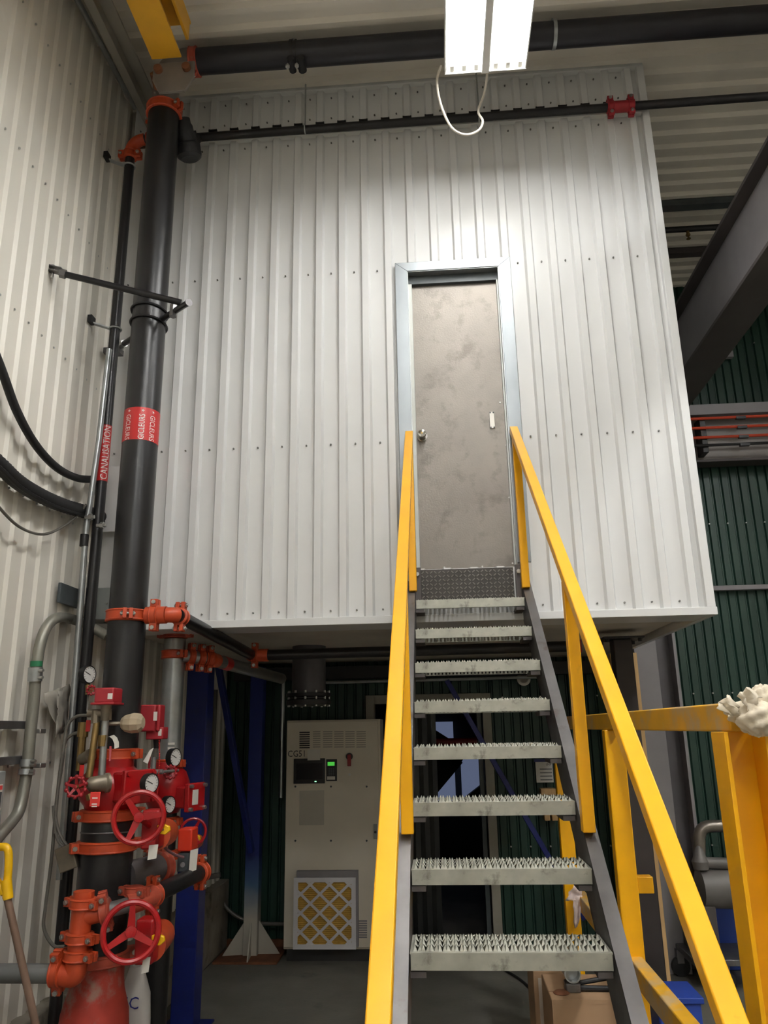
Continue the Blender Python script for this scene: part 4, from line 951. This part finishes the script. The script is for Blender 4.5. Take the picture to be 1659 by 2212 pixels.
c = P(148, 1852, Y=-.62); u = (P(160, 1823, Y=-.62)-P(130, 1835, Y=-.62)).normalized(); v_ = u.cross(V((0, -1, 0)))
MB().obox(c, u*.048, v_*.062, V((0, .035, 0))).build('body', M['bronze'], gj, bevel=.005)
for q in (((115, 1740), (118, 1780), (125, 1815), (140, 1832)), ((118, 1740), (124, 1785), (134, 1810), (146, 1828))):
    MB().tube(spline([P(*k_, Y=-.6) for k_ in q], 6), .008, 8).build('conduit', M['cable_grey'], gj)
for i, (pts, lb) in enumerate(((((195, 1545), (165, 1548), (145, 1570), (137, 1620), (128, 1680), (122, 1740), (118, 1800)), 'armoured flexible conduit looping down from the trim tee'),
                               (((188, 1582), (160, 1585), (140, 1605), (133, 1660), (122, 1730), (112, 1850), (98, 1960), (95, 2005), (115, 2042), (140, 2045)), 'longer flexible conduit dropping to the drain tee'))):
    ob = MB().tube(spline([P(*k_, Y=-.6+.02*i) for k_ in pts], 8), .009, 8).build('flexible_conduit', M['cable_grey'], loc=P(*pts[3], Y=-.6)); tag(ob, lb, 'conduit')
bgp = thing('product_bag', 'white bag with blue print standing behind the cast base', 'bag', (-1.66, -.12, 0))
a, b = P(258, 2100, Y=-.2), P(292, 2200, Y=-.2)
bm_ = MB()
for j in range(7):
    z = .001+(a.z)*j/6
    for i in range(12):
        t_ = 2*math.pi*i/12; k_ = (1, 1.08, 1.1, 1.08, 1.05, .95, .45)[j]
        bm_.v.append(V((-1.66+.085*k_*math.copysign(abs(math.cos(t_))**.6, math.cos(t_)), -.12+.06*(k_ if j < 6 else .3)*math.copysign(abs(math.sin(t_))**.6, math.sin(t_)), z+.01*(i % 3)*(j == 6))))
for j in range(6):
    for i in range(12): bm_.f.append((j*12+i, j*12+(i+1) % 12, (j+1)*12+(i+1) % 12, (j+1)*12+i))
bm_.f.append(tuple(range(11, -1, -1))); bm_.f.append(tuple(72+i for i in range(12)))
bm_.build('bag', M['bag'], bgp, angle=60)
zt_ = P(280, 2170, Y=-.22).z
text_flat(MB(), 'IC', (-1.645, -.197, zt_), (1, 0, 0), (0, 0, 1), height=.06).build('lettering', M['bagblue'], bgp, smooth=False)
# ------------------------------------------------------------------ under the enclosure
c1 = thing('blue_column', 'blue steel column nearest the galvanized riser', 'column', (-1.82, 1.34, 0), 'blue support steel')
MB().box((-1.905, 1.25, .012), (-1.735, 1.43, BZ0-.035)).build('post', M['blue'], c1, bevel=.006)
MB().box((-1.99, 1.16, 0), (-1.65, 1.5, .014)).build('base_plate', M['blue'], c1, bevel=.003)
def fade_mat():
    m = mat('faded_blue_post', (22, 38, 128), .5, 0, .15, 6); nt = m.node_tree; b = nt.nodes['Principled BSDF']
    tc = nt.nodes.new('ShaderNodeTexCoord'); sp_ = nt.nodes.new('ShaderNodeSeparateXYZ'); nz = nt.nodes.new('ShaderNodeTexNoise'); nz.inputs['Scale'].default_value = 5
    nt.links.new(tc.outputs['Object'], sp_.inputs[0]); nt.links.new(tc.outputs['Object'], nz.inputs['Vector'])
    ad = nt.nodes.new('ShaderNodeMath'); ad.operation = 'MULTIPLY_ADD'; ad.inputs[1].default_value = .2; nt.links.new(nz.outputs['Fac'], ad.inputs[0]); nt.links.new(sp_.outputs['Z'], ad.inputs[2])
    r = nt.nodes.new('ShaderNodeValToRGB'); e = r.color_ramp.elements; e[0].position = .42; e[0].color = srgb((.74, .72, .67))+(1,); e[1].position = 1.0; e[1].color = srgb((.09, .15, .45))+(1,)
    k = e.new(.72); k.color = srgb((.30, .42, .55))+(1,)
    nt.links.new(ad.outputs[0], r.inputs['Fac']); nt.links.new(r.outputs['Color'], b.inputs['Base Color']); return m
FM = fade_mat()
xc = P(541, 1990, Y=3.1).x
c2 = thing('braced_blue_column', 'blue column with whitish oversprayed gusseted foot left of the cabinet', 'column', (xc, 3.17, 0), 'blue support steel')
MB().box((xc-.068, 3.1, .02), (xc+.068, 3.24, BZ0-.035)).build('post', FM, c2, bevel=.005)
for d in (V((-1, -.25, 0)), V((1, .05, 0)), V((.1, -1, 0))):
    d.normalize(); p = V((xc, 3.17, .02)); s = d.cross(V((0, 0, 1)))*.006
    MB().prism([p+d*.06-s, p+d*.27-s, p+d*.25+V((0, 0, .03))-s, p+d*.06+V((0, 0, .3))-s], s*2).build('gusset', FM, c2, smooth=False)
MB().box((xc-.3, 2.9, 0), (xc+.3, 3.42, .02)).build('base_plate', M['rust'], c2, bevel=.003)
for nm, a, b, w_, lb in (('blue_brace', P(472, 1440, Y=2.5), P(543, 1840, Y=2.95), .09, 'thin dark blue diagonal brace running down to the gusseted column'),
                          ('blue_brace', P(965, 1470, Y=3.15), P(1262, 1985, Y=3.15), .08, 'blue diagonal brace crossing the green wall behind the treads')):
    ob = MB().bar(a, b, .05, w_, (0, 1, 0)).build(nm, M['blue'], loc=(a+b)/2, bevel=.004); tag(ob, lb, 'brace', 'blue support steel')
post = thing('black_post', 'bare dark steel post bolted under the enclosure right corner', 'column', (1.49, 1.17, 0))
MB().box((1.42, 1.1, .012), (1.56, 1.24, BZ0-.05)).build('post', mat('dark_mill_steel', (62, 56, 54), .5, .5, .25, 3, dirt=(92, 64, 50), dscale=1.5, dthr=.6), post, bevel=.008)
MB().box((1.34, 1.03, BZ0-.05), (1.64, 1.31, BZ0-.036)).build('cap_plate', M['blackpaint'], post)
MB().box((1.34, 1.03, 0), (1.64, 1.31, .014)).build('base_plate', M['blackpaint'], post)
for x in (1.37, 1.61):
    for y in (1.06, 1.28): MB().cyl((x, y, BZ0-.075), (x, y, BZ0-.05), .014, n=6).build('bolt', M['blackpaint'], post)
for q, lb in (((1330, 1500), 'thin pale wooden stud left behind the dark steel post'), ((1379, 1500), 'thin pale wooden stud right behind the dark steel post')):
    p = P(*q, Y=2.2); ob = MB().box((p.x-.016, 2.2, 0), (p.x+.022, 2.29, BZ0-.06)).build('wood_stud', M['wood'], loc=(p.x, 2.24, 0), bevel=.003); tag(ob, lb, 'stud', 'wooden studs')
hc = thing('building_column', 'grey steel building column right of the dark post', 'column', (2.05, 2.75, 0))
xs = [P(x, 1600, Y=2.65).x for x in (1362, 1390, 1440, 1478, 1485)]
MB().box((xs[1], 2.65, 0), (xs[2], 2.68, 5.0)).build('front_flange', M['grey_paint'], hc, bevel=.003)
MB().box((xs[0], 2.8, 0), (xs[3], 2.84, 5.0)).build('web', mat('column_grey', (92, 88, 90), .5, .1, .1), hc)  # set-back web darker: shade of the recess is in its colour
MB().box((xs[3], 2.65, 0), (xs[4], 2.95, 5.0)).build('side_flange', M['grey_paint'], hc, bevel=.002)
MB().box((xs[0], 2.65, 0), (xs[0]+.012, 2.95, 5.0)).build('side_flange', M['beam_dark'], hc, bevel=.002)  # left flange darker: its shaded side is in the colour
du = thing('capped_duct', 'short dark grey duct hanging under the enclosure with bolted flange', 'duct', (-1.01, 1.75, 2.24))
MB().cyl((-1.01, 1.75, 2.34), (-1.01, 1.75, BZ0+.02), .143, n=32).build('duct', mat('duct_grey', (92, 90, 94), .5, .3, .1), du)
MB().lathe((-1.01, 1.75, 2.28), (0, 0, 1), [(.12, -.03), (.19, -.02), (.19, .02), (.17, .03), (.17, .04), (.19, .05), (.19, .075), (.15, .08)], 36).build('flange', M['blackpaint'], du)
for k in range(12):
    t_ = k*math.pi/6; MB().cyl((-1.01+.172*math.cos(t_), 1.75+.172*math.sin(t_), 2.245), (-1.01+.172*math.cos(t_), 1.75+.172*math.sin(t_), 2.375), .01, n=6).build('flange_bolt', M['bolt'], du)
ob = MB().box((XL+.15, 3.2, 2.56), (1.7, 3.34, BZ0-.04)).build('header_beam', M['blackpaint'], loc=(0, 3.27, 2.6), bevel=.003); tag(ob, 'dark header beam along the green wall under the enclosure', 'beam')
ob = MB().cyl((-1.3, 3.13, 2.52), (1.2, 3.13, 2.53), .016, n=10).build('pale_conduit', M['galv'], loc=(0, 3.13, 2.52)); tag(ob, 'thin pale conduit under the dark header beam', 'conduit')
p = P(611, 1500, Y=3.3); ob = MB().cyl((p.x, 3.3, 1.4), (p.x, 3.3, 2.56), .022, n=10).build('vertical_conduit', M['galv'], loc=(p.x, 3.3, 1.4)); tag(ob, 'vertical conduit on the green wall left of the capped duct', 'conduit')
# control cabinet
CX0, CX1, CY, CZ0, CZ1 = -1.44, -.505, 2.985, .1, 2.15
cab = thing('control_cabinet', 'tall beige electrical control cabinet marked CG51 under the enclosure', 'cabinet', ((CX0+CX1)/2, CY+.22, 0))
MB().box((CX0, CY+.025, CZ0), (CX1, CY+.45, CZ1)).build('body', M['cabinet'], cab, bevel=.006)
MB().box((CX0+.03, CY+.04, 0), (CX1-.03, CY+.43, CZ0)).build('plinth', M['cabinet_dark'], cab)
dr = MB().box((CX0+.005, CY, CZ0+.02), (CX1-.02, CY+.024, CZ1-.015)).build('door', M['cabinet'], cab, bevel=.005)
def cpt(x, y): return P(x, y, Y=CY)
def cbox(x0, y0, x1, y1, d, name, m, parent, bevel=0, off=0, sm=True):
    a, b = cpt(x0, y0), cpt(x1, y1); return MB().box((a.x, CY-d-off, b.z), (b.x, CY-off, a.z)).build(name, m, parent, bevel=bevel)
for j in range(8):
    y = 1581+j*4.7; cbox(647, y, 669, y+2.3, .003, 'vent_slot', M['plastic_black'], dr)
for j in range(8):
    y = 1580+j*4.7
    for x0_, x1_ in ((676, 692), (698, 718), (722, 742), (746, 766), (770, 790)):
        cbox(x0_, y, x1_, y+1.4, .002, 'vent_slot', mat('slot_shadow', (150, 146, 134), .6, 0, .05), dr)
text_flat(MB(), 'CG51', cpt(640, 1628)+V((0, -.002, 0)), (1, 0, 0), (0, 0, 1), width=(cpt(658, 1628)-cpt(622, 1628)).length, height=.06).build('lettering', M['blackprint'], dr, smooth=False)
hm = cbox(635, 1639, 702, 1692, .012, 'operator_panel', M['plastic_black'], dr, .003)
cbox(641, 1649, 697, 1683, .001, 'screen', M['screen'], hm, off=.012)
cbox(680, 1687, 684, 1689, .001, 'indicator', mat('led', (180, 240, 200), .4, 0, 0, emit=((160, 255, 190), 1.)), hm, off=.012)
cbox(665, 1619, 692, 1642, .003, 'note', M['paper'], dr, off=.013)
kpd = cbox(705, 1640, 728, 1687, .01, 'keypad', M['plastic_black'], dr, .002)
cbox(708, 1646, 723, 1654, .001, 'display', M['lcd'], kpd, off=.01)
for j in range(5):
    for i in range(3): cbox(710+i*4.6, 1659+j*3.4, 713+i*4.6, 1661.4+j*3.4, .001, 'key', M['grey_dark'], kpd, off=.01)
cbox(707, 1677, 724, 1684, .001, 'key_label', M['paper'], kpd, off=.01)
kc = cpt(755, 1634); sw = MB().cyl(kc, kc+V((0, -.02, 0)), .034, n=20).build('rotary_switch', M['plastic_black'], dr)
MB().box(kc+V((-.018, -.045, -.09)), kc+V((.018, -.02, .02))).build('switch_lever', M['darkred'], sw, bevel=.006)
kc = cpt(755, 1673); MB().cyl(kc, kc+V((0, -.004, 0)), .012, n=12).build('keyhole', M['bolt'], dr)
cbox(647, 1708, 700, 1782, .002, 'plastic_pocket', mat('clear_pocket', (198, 192, 178), .2, 0, .05), dr)
for y in (1699, 1816):
    for x in (638, 715, 792): kc = cpt(x, y); MB().cyl(kc, kc+V((0, -.004, 0)), .01, n=8).build('screw', M['grey_dark'], dr)
hd = cbox(807, 1780, 815, 1812, .014, 'latch_handle', M['grey_box'], dr, .003)
kc = cpt(811, 1797)+V((0, -.014, 0)); MB().cyl(kc, kc+V((0, -.006, 0)), .012, n=10).build('lock', M['plastic_black'], hd)
for j in range(8): cbox(775, 1988+j*5, 793, 1991+j*5, .004, 'louvre', M['grey_paint'], dr)
# filter unit
fu = MB(); a, b = cpt(638, 1893), cpt(771, 2046)
fr = MB().box((a.x+.02, CY-.05, b.z+.01), (b.x+.02, CY, a.z+.055)).build('filter_housing', M['grey_paint'], dr, bevel=.003)
fy = CY-.052
FW, FH = b.x-a.x, a.z-b.z
pm = MB(); n = 34
for j in range(n):
    z = b.z+.03+(FH-.06)*j/n; h_ = (FH-.06)/n
    pm.add([(a.x+.03, fy-.004, z), (b.x-.03, fy-.004, z), (b.x-.03, fy-.016, z+h_/2), (a.x+.03, fy-.016, z+h_/2), (b.x-.03, fy-.004, z+h_), (a.x+.03, fy-.004, z+h_)], [(0, 1, 2, 3), (3, 2, 4, 5)])
pm.build('filter_media', M['filter'], fr, smooth=False)
ff = MB()
for x0_, z0_, x1_, z1_ in ((a.x, b.z, b.x, b.z+.04), (a.x, a.z-.04, b.x, a.z), (a.x, b.z+.04, a.x+.04, a.z-.04), (b.x-.04, b.z+.04, b.x, a.z-.04)): ff.box((x0_, fy-.026, z0_), (x1_, fy, z1_))
ff.build('filter_frame', M['filter_frame'], fr, smooth=False)
ix0, ix1, iz0, iz1 = a.x+.02, b.x-.02, b.z+.02, a.z-.02; px_, pz_ = (ix1-ix0)/3, (iz1-iz0)/3.5
lt = MB()
def clip_seg(x0_, z0_, x1_, z1_):
    t0, t1 = 0., 1.
    for p, q in ((-(x1_-x0_), x0_-ix0), (x1_-x0_, ix1-x0_), (-(z1_-z0_), z0_-iz0), (z1_-z0_, iz1-z0_)):
        if abs(p) < 1e-9:
            if q < 0: return None
        else:
            r = q/p
            if p < 0: t0 = max(t0, r)
            else: t1 = min(t1, r)
    return (x0_+(x1_-x0_)*t0, z0_+(z1_-z0_)*t0, x0_+(x1_-x0_)*t1, z0_+(z1_-z0_)*t1) if t0 < t1-1e-6 else None
for k in range(-5, 9):
    for sgn in (1, -1):
        xa = ix0+px_*(k+.5); sgm = clip_seg(xa, iz1 if sgn > 0 else iz0, xa+px_*4, (iz1-pz_*4) if sgn > 0 else iz0+pz_*4)
        if sgm: lt.bar((sgm[0], fy-.021+.001*sgn, sgm[1]), (sgm[2], fy-.021+.001*sgn, sgm[3]), .006, .024, (0, 0, 1) if abs(sgm[2]-sgm[0]) > 1e-6 else (1, 0, 0))
lt.build('filter_lattice', M['filter_frame'], fr, smooth=False)
ob = MB().tube(spline([P(470, 1905, Y=3.35), P(480, 1945, Y=3.35), P(505, 1975, Y=3.35), P(545, 1992, Y=3.35), P(600, 1996, Y=3.35), P(650, 1994, Y=3.35)], 6), .018, 8).build('floor_cable', M['cable_grey'], loc=P(545, 1992, Y=3.35)); tag(ob, 'grey cable sagging behind the gusseted blue column', 'cable')
for i, (x, y0_, y1_, r, m_, lb) in enumerate(((446, 1488, 1880, .03, 'galv', 'left of two pale pipes beside the blue column'), (456, 1488, 1880, .03, 'galv', 'right of two pale pipes beside the blue column'), (466, 1490, 1890, .02, 'cable_grey', 'thin dark conduit right of the two pale pipes'))):
    a, b = P(x, y0_, Y=2.6), P(x-10, y1_, Y=2.6); ob = MB().cyl((a.x, 2.6, b.z), (a.x, 2.6, a.z), r, n=12).build('wall_pipe_run', M[m_], loc=(a.x, 2.6, b.z)); tag(ob, lb, 'pipe')
a, b = V((XL+.1, 2.3, P(440, 1900, Y=2.3).z)), P(476, 1890, Y=2.3); ob = MB().bar(a, b, .04, .04).build('strut_bar', M['steel'], loc=(a+b)/2, bevel=.003); tag(ob, 'short steel strut sticking out low beside the blue column', 'strut')
p = P(1135, 1466, Y=3.3); wpe = thing('white_pipe_end', 'white pipe stub ending on the green wall under the stair', 'pipe', p)
MB().lathe(p+V((0, .18, 0)), V((-.1, -1, 0)), [(.05, 0), (.05, .12), (.07, .13), (.07, .17), (.045, .172), (.045, .1)], 24).build('stub', mat('white_plastic', (216, 210, 198), .5, 0, .05), wpe)
a, b = P(1156, 1644, Y=3.45), P(1196, 1690, Y=3.45)
nt_ = thing('wall_notice', 'white printed notice taped to the green wall behind the stair', 'notice', ((a.x+b.x)/2, 3.45, b.z))
MB().box((a.x, 3.446, b.z), (b.x, 3.45, a.z)).build('sheet', M['paper'], nt_)
text_flat(MB(), 'IMP', ((a.x+b.x)/2+.05, 3.4445, a.z-.035), (1, 0, 0), (0, 0, 1), height=.024).build('heading', M['grey_dark'], nt_, smooth=False)
for j in range(4): MB().box((a.x+.04, 3.4445, a.z-.085-j*.034), (b.x-.01, 3.446, a.z-.073-j*.034)).build('text_line', mat('grey_print', (130, 128, 124), .6, 0, .05), nt_)
MB().box((a.x-.01, 3.444, a.z-.01), (b.x, 3.446, a.z+.02)).build('tape', M['blue'], nt_)
a, b = P(1170, 1705, Y=3.3), P(1196, 1775, Y=3.3)
wbk = thing('wood_offcuts', 'small brown wood offcuts fixed under the notice on the green wall', 'wood', ((a.x+b.x)/2, 3.35, b.z))
MB().box((a.x, 3.36, a.z-.06), (b.x+.05, YB-.01, a.z)).build('block', M['wood'], wbk, bevel=.003)
for k in range(2): MB().box((a.x+.02+k*.075, 3.38, b.z), (a.x+.075+k*.075, YB-.01, a.z-.1)).build('block', M['wood'], wbk, bevel=.003)
# ------------------------------------------------------------------ guardrail at the right
gr = thing('yellow_guardrail', 'thick yellow guardrail with posts right of the stair', 'railing', (1.03, -.5, 0))
gxc = 1.035
MB().box((gxc-.035, -2.32, 2.03), (gxc+.035, 1.3, 2.118)).build('top_rail', M['yellow_worn'], gr, bevel=.006)
MB().box((gxc-.035, -3.4, .83), (gxc+.035, 1.3, .93)).build('mid_rail', M['yellow_worn'], gr, bevel=.006)
MB().box((.965, -2.36, .012), (.978, -2.24, 2.03)).box((.978, -2.252, .012), (1.098, -2.24, 2.03)).box((1.085, -2.36, .012), (1.098, -2.252, 2.03)).build('post', M['yellow'], gr, bevel=.002)
for y, h_, x_ in ((-.42, .05, 1.035), (1.25, .05, .985)):
    MB().box((x_-h_, y-h_*.8, .012), (x_+h_, y+h_*.8, 2.03)).build('post', M['yellow'], gr, bevel=.006)
    MB().box((x_-.1, y-.1, 0), (x_+.1, y+.1, .014)).build('foot_plate', M['yellow_worn'], gr)
p = P(1374, 1910, Y=-.42); MB().box((gxc+.05, -.45, p.z-.04), (gxc+.13, -.38, p.z+.04)).build('stub', M['yellow'], gr, bevel=.004)
def crumple(pts, r, n=12, seed=1):
    random.seed(seed); mb = MB(); pts = spline(pts, 9); ph = [random.uniform(0, 6.28) for _ in range(4)]
    mb.tube(pts, [r*(1+.15*math.sin(i*.5+ph[0])+.06*math.sin(i*1.3+ph[1])) for i in range(len(pts))], n)
    for j, p in enumerate(pts):
        for i in range(n):
            k_ = j*n+i; d = mb.v[k_]-p; mb.v[k_] = p+d*(1+.14*math.sin(i*2*math.pi/n*3+j*.35+ph[2]))
    return mb
bd = thing('cloth_bundle', 'knotted cream cloth bundle wrapped on the guardrail end', 'cloth', P(1610, 1540, Y=-2.3))
q = lambda x, y, Y=-2.42: P(x, y, Y=Y)
def lump(c, r, sx, seed, n=40, m=28):
    c = V(c); random.seed(seed); a1, a2, a3 = (random.uniform(0, 6.28) for _ in range(3)); mb = MB().ball(c, 1, n, m, (1, 1, 1))
    for i, v in enumerate(mb.v):
        d = (v-c); t, p = math.atan2(d.y, d.x), math.acos(max(-1, min(1, d.z)))
        k_ = r*(.84+.2*abs(math.sin(2*t+3.2*p+a1))+.13*abs(math.sin(5*t-2.6*p+a2))+.05*math.sin(9*p+3*t+a3)); mb.v[i] = c+V((d.x*sx[0], d.y*sx[1], d.z*sx[2]))*k_
    return mb
lump(q(1640, 1552, -2.4), .052, (1.25, .9, .9), 3).build('knot', M['cloth'], bd, angle=80)
lump(q(1608, 1540, -2.37), .04, (1.3, .9, .8), 5).build('wrap', M['cloth'], bd, angle=80)
lump(q(1652, 1510, -2.36), .036, (1.2, .8, 1.1), 9).build('loop', M['cloth'], bd, angle=80)
def flap(pl, m, parent, name, sub=5, amp=.012, seed=2):
    random.seed(seed); a, b, c, d = [V(p) for p in pl]; mb = MB()
    for j in range(sub+1):
        for i in range(sub+1):
            u, v_ = i/sub, j/sub; p = (a*(1-u)+b*u)*(1-v_)+(d*(1-u)+c*u)*v_
            mb.v.append(p+V((random.uniform(-1, 1)*amp*.4, math.sin(u*9+v_*3+seed)*amp, random.uniform(-1, 1)*amp*.4)))
    for j in range(sub):
        for i in range(sub): k_ = j*(sub+1)+i; mb.f.append((k_, k_+1, k_+sub+2, k_+sub+1))
    ob = mb.build(name, m, parent, angle=70); md = ob.modifiers.new('solid', 'SOLIDIFY'); md.thickness = .003; return ob
flap([q(1546, 1528), q(1570, 1500), q(1600, 1525), q(1586, 1550)], M['cloth'], bd, 'corner_flap', 5, .01, 4)
flap([q(1594, 1502), q(1612, 1484), q(1645, 1505), q(1616, 1538)], M['cloth'], bd, 'corner_flap', 5, .012, 9)
rg = thing('hanging_rag', 'dirty white rag draped over the mid rail behind the stringer', 'rag', P(1240, 1950, Y=1.0))
flap([P(1222, 1945, Y=.98), P(1238, 1912, Y=.97), P(1262, 1915, Y=.97), P(1250, 1945, Y=.97)], M['cloth_pink'], rg, 'drape', 6, .012, 3)
flap([P(1238, 1935, Y=.96), P(1258, 1935, Y=.96), P(1252, 1990, Y=.96), P(1242, 2006, Y=.96)], M['cloth_pink'], rg, 'tail', 6, .014, 6)
# cartons with a tool on top
ct = thing('carton', 'brown cardboard carton under the stair with the tool on it', 'box', (.85, .6, 0), 'cartons under the stair')
a = P(1192, 2160, Y=.35)
zc_ = a.z
MB().box((a.x, .35, .001), (a.x+.5, .85, zc_)).build('carton', M['carton'], ct, bevel=.006)
MB().box((a.x+.01, .348, zc_-.02), (a.x+.49, .352, zc_+.002)).build('top_edge', M['carton'], ct)
MB().box((a.x, .5, zc_), (a.x+.5, .502, zc_+.0015)).build('flap_seam', M['rust'], ct)
c4 = thing('carton', 'taped brown cardboard carton leaning left behind the other', 'box', (.7, .95, 0), 'cartons under the stair')
b = P(1150, 2095, Y=.95)
MB().box((b.x, .92, .001), (b.x+.2, 1.35, b.z+.0)).build('carton', M['carton'], c4, bevel=.006)
for x0_, z0_, z1_ in ((b.x+.03, b.z-.34, b.z-.04), (b.x+.085, b.z-.42, b.z-.18)): MB().box((x0_, .915, z0_), (x0_+.022, .92, z1_)).build('tape', M['tape'], c4)
tl = thing('angle_grinder', 'chrome and black hand tool lying on the carton', 'tool', V((P(1240, 2125, Y=.55).x, .55, zc_)))
c = V((P(1237, 2128, Y=.5).x, .5, zc_+.05))
MB().lathe(c+V((0, .16, .035)), (0, -1, .1), [(.03, 0), (.045, .02), (.045, .15), (.05, .16), (.05, .2), (.042, .2), (.042, .12)], 24).build('barrel', M['galv'], tl)
MB().obox(c+V((0, .02, -.025)), V((.045, 0, 0)), V((0, .05, 0)), V((0, 0, .026))).build('head', M['steel'], tl, bevel=.008)
MB().cyl(c+V((.03, .02, -.01)), c+V((.24, .03, .02)), .014, n=10).cyl(c+V((.03, 0, -.03)), c+V((.26, 0, -.035)), .017, n=10).build('handle', M['rubber'], tl)
MB().lathe(c+V((-.075, -.03, -.05)), (0, 0, 1), [(.045, 0), (.05, .004), (.035, .014), (.01, .015)], 20).build('disc', M['rust'], tl)
ob = MB().tube(spline([P(1090, 2095, Z=.01), P(1115, 2110, Z=.01), P(1135, 2125, Z=.01), P(1160, 2150, Z=.012)], 6), .01, 8).build('floor_lead', M['rubber'], loc=P(1115, 2110, Z=.01)); tag(ob, 'short black lead on the floor left of the cartons', 'cable')
a = P(1415, 2150, Y=.6); bb = thing('blue_bin', 'small blue bin on the floor beyond the guardrail', 'bin', (a.x+.12, .7, 0))
MB().prism([(a.x, .55, .001), (a.x+.26, .55, .001), (a.x+.26, .85, .001), (a.x, .85, .001)], (0, 0, a.z)).build('bin', mat('bin_blue', (30, 62, 150), .5, 0, .1), bb, bevel=.015)
MB().box((a.x-.015, .535, a.z-.03), (a.x+.275, .865, a.z+.005)).build('rim', MATS['bin_blue'], bb, bevel=.006)
# pump on a dolly
pu = thing('pump_unit', 'grey pump with pipework on a wheeled dolly beyond the guardrail', 'pump', (2.55, 2.4, 0))
gp_ = mat('pump_grey', (120, 116, 112), .5, .2, .15)
c = P(1512, 1918, Y=2.3); e = V((c.x+.75, 2.35, c.z))
MB().lathe(c+V((-.02, 0, 0)), (1, 0, 0), [(.08, 0), (.15, .02), (.16, .3), (.15, .42), (.13, .5), (.13, .52), (.14, .53), (.14, .57), (.11, .58), (.11, .95)], 28).build('casing', gp_, pu)
MB().tube(fillet([P(1512, 1880, Y=2.3), P(1510, 1785, Y=2.3), P(1640, 1783, Y=2.3)], .1), .05, 16).build('discharge_pipe', mat('worn_pipe', (132, 124, 114), .35, .6, .2), pu)
MB().cyl(P(1520, 1863, Y=2.25), P(1720, 1872, Y=2.25), .045, n=16).build('side_pipe', gp_, pu)
MB().lathe(P(1512, 1855, Y=2.25), (0, 0, 1), [(.06, -.08), (.07, -.02), (.05, .02), (.03, .08), (.012, .1)], 16).build('fitting', gp_, pu)
a, b = P(1500, 2062, Y=2.25), P(1640, 2076, Y=2.25)
MB().box((a.x-.05, 2.1, b.z), (b.x, 2.6, a.z)).build('deck', M['steel'], pu, bevel=.004)
MB().box((a.x+.02, 2.2, a.z), (a.x+.2, 2.6, c.z-.12)).build('pedestal', M['beam_dark'], pu, bevel=.01)
for x, y in ((1566, 2.2), (1640, 2.2), (1500, 2.6)):
    cx1 = P(x, 2095, Y=2.2).x; fk = MB().box((cx1-.03, y-.03, .1), (cx1+.03, y+.03, b.z)).build('fork', M['steel'], pu, bevel=.004)
    MB().lathe((cx1, y-.025, .075), (0, 1, 0), [(.03, 0), (.075, .005), (.075, .045), (.03, .05)], 20).build('caster', M['rubber'], fk)
a, b = P(1562, 1962, Y=2.5), P(1615, 2062, Y=2.5)
mo = thing('blue_motor_guard', 'blue sheet guard standing behind the pump', 'guard', ((a.x+b.x)/2, 2.85, 0))
MB().box((a.x, 2.75, .002), (b.x+.3, 2.95, P(1562, 1962, Y=2.75).z)).build('guard', MATS['bin_blue'], mo, bevel=.01)
hk = MB().tube(spline([P(1665, 1635, Y=-.6), P(1645, 1638, Y=-.6), P(1636, 1660, Y=-.6), P(1638, 1700, Y=-.6), P(1648, 1770, Y=-.6), P(1662, 1850, Y=-.6), P(1672, 2212, Y=-.6), V((1.75, -.6, .005))], 6), .006, 8).build('pale_cable', M['white_cable'], loc=P(1640, 1660, Y=-.6)); tag(hk, 'thin pale cable arching at the right edge', 'cable')
tp = thing('plastic_sheet', 'crumpled grey plastic sheet hanging behind the galvanized conduit', 'sheet', P(122, 1590, X=-2.13))
tpm = mat('grey_film', (176, 170, 158), .3, 0, .1, 8)
flap([P(98, 1500, X=-2.15), P(146, 1478, X=-2.14), P(150, 1575, X=-2.12), P(124, 1594, X=-2.1)], tpm, tp, 'sheet', 7, .02, 5)
flap([P(122, 1500, X=-2.1), P(138, 1488, X=-2.1), P(140, 1570, X=-2.09), P(122, 1592, X=-2.09)], tpm, tp, 'fold', 6, .012, 7)
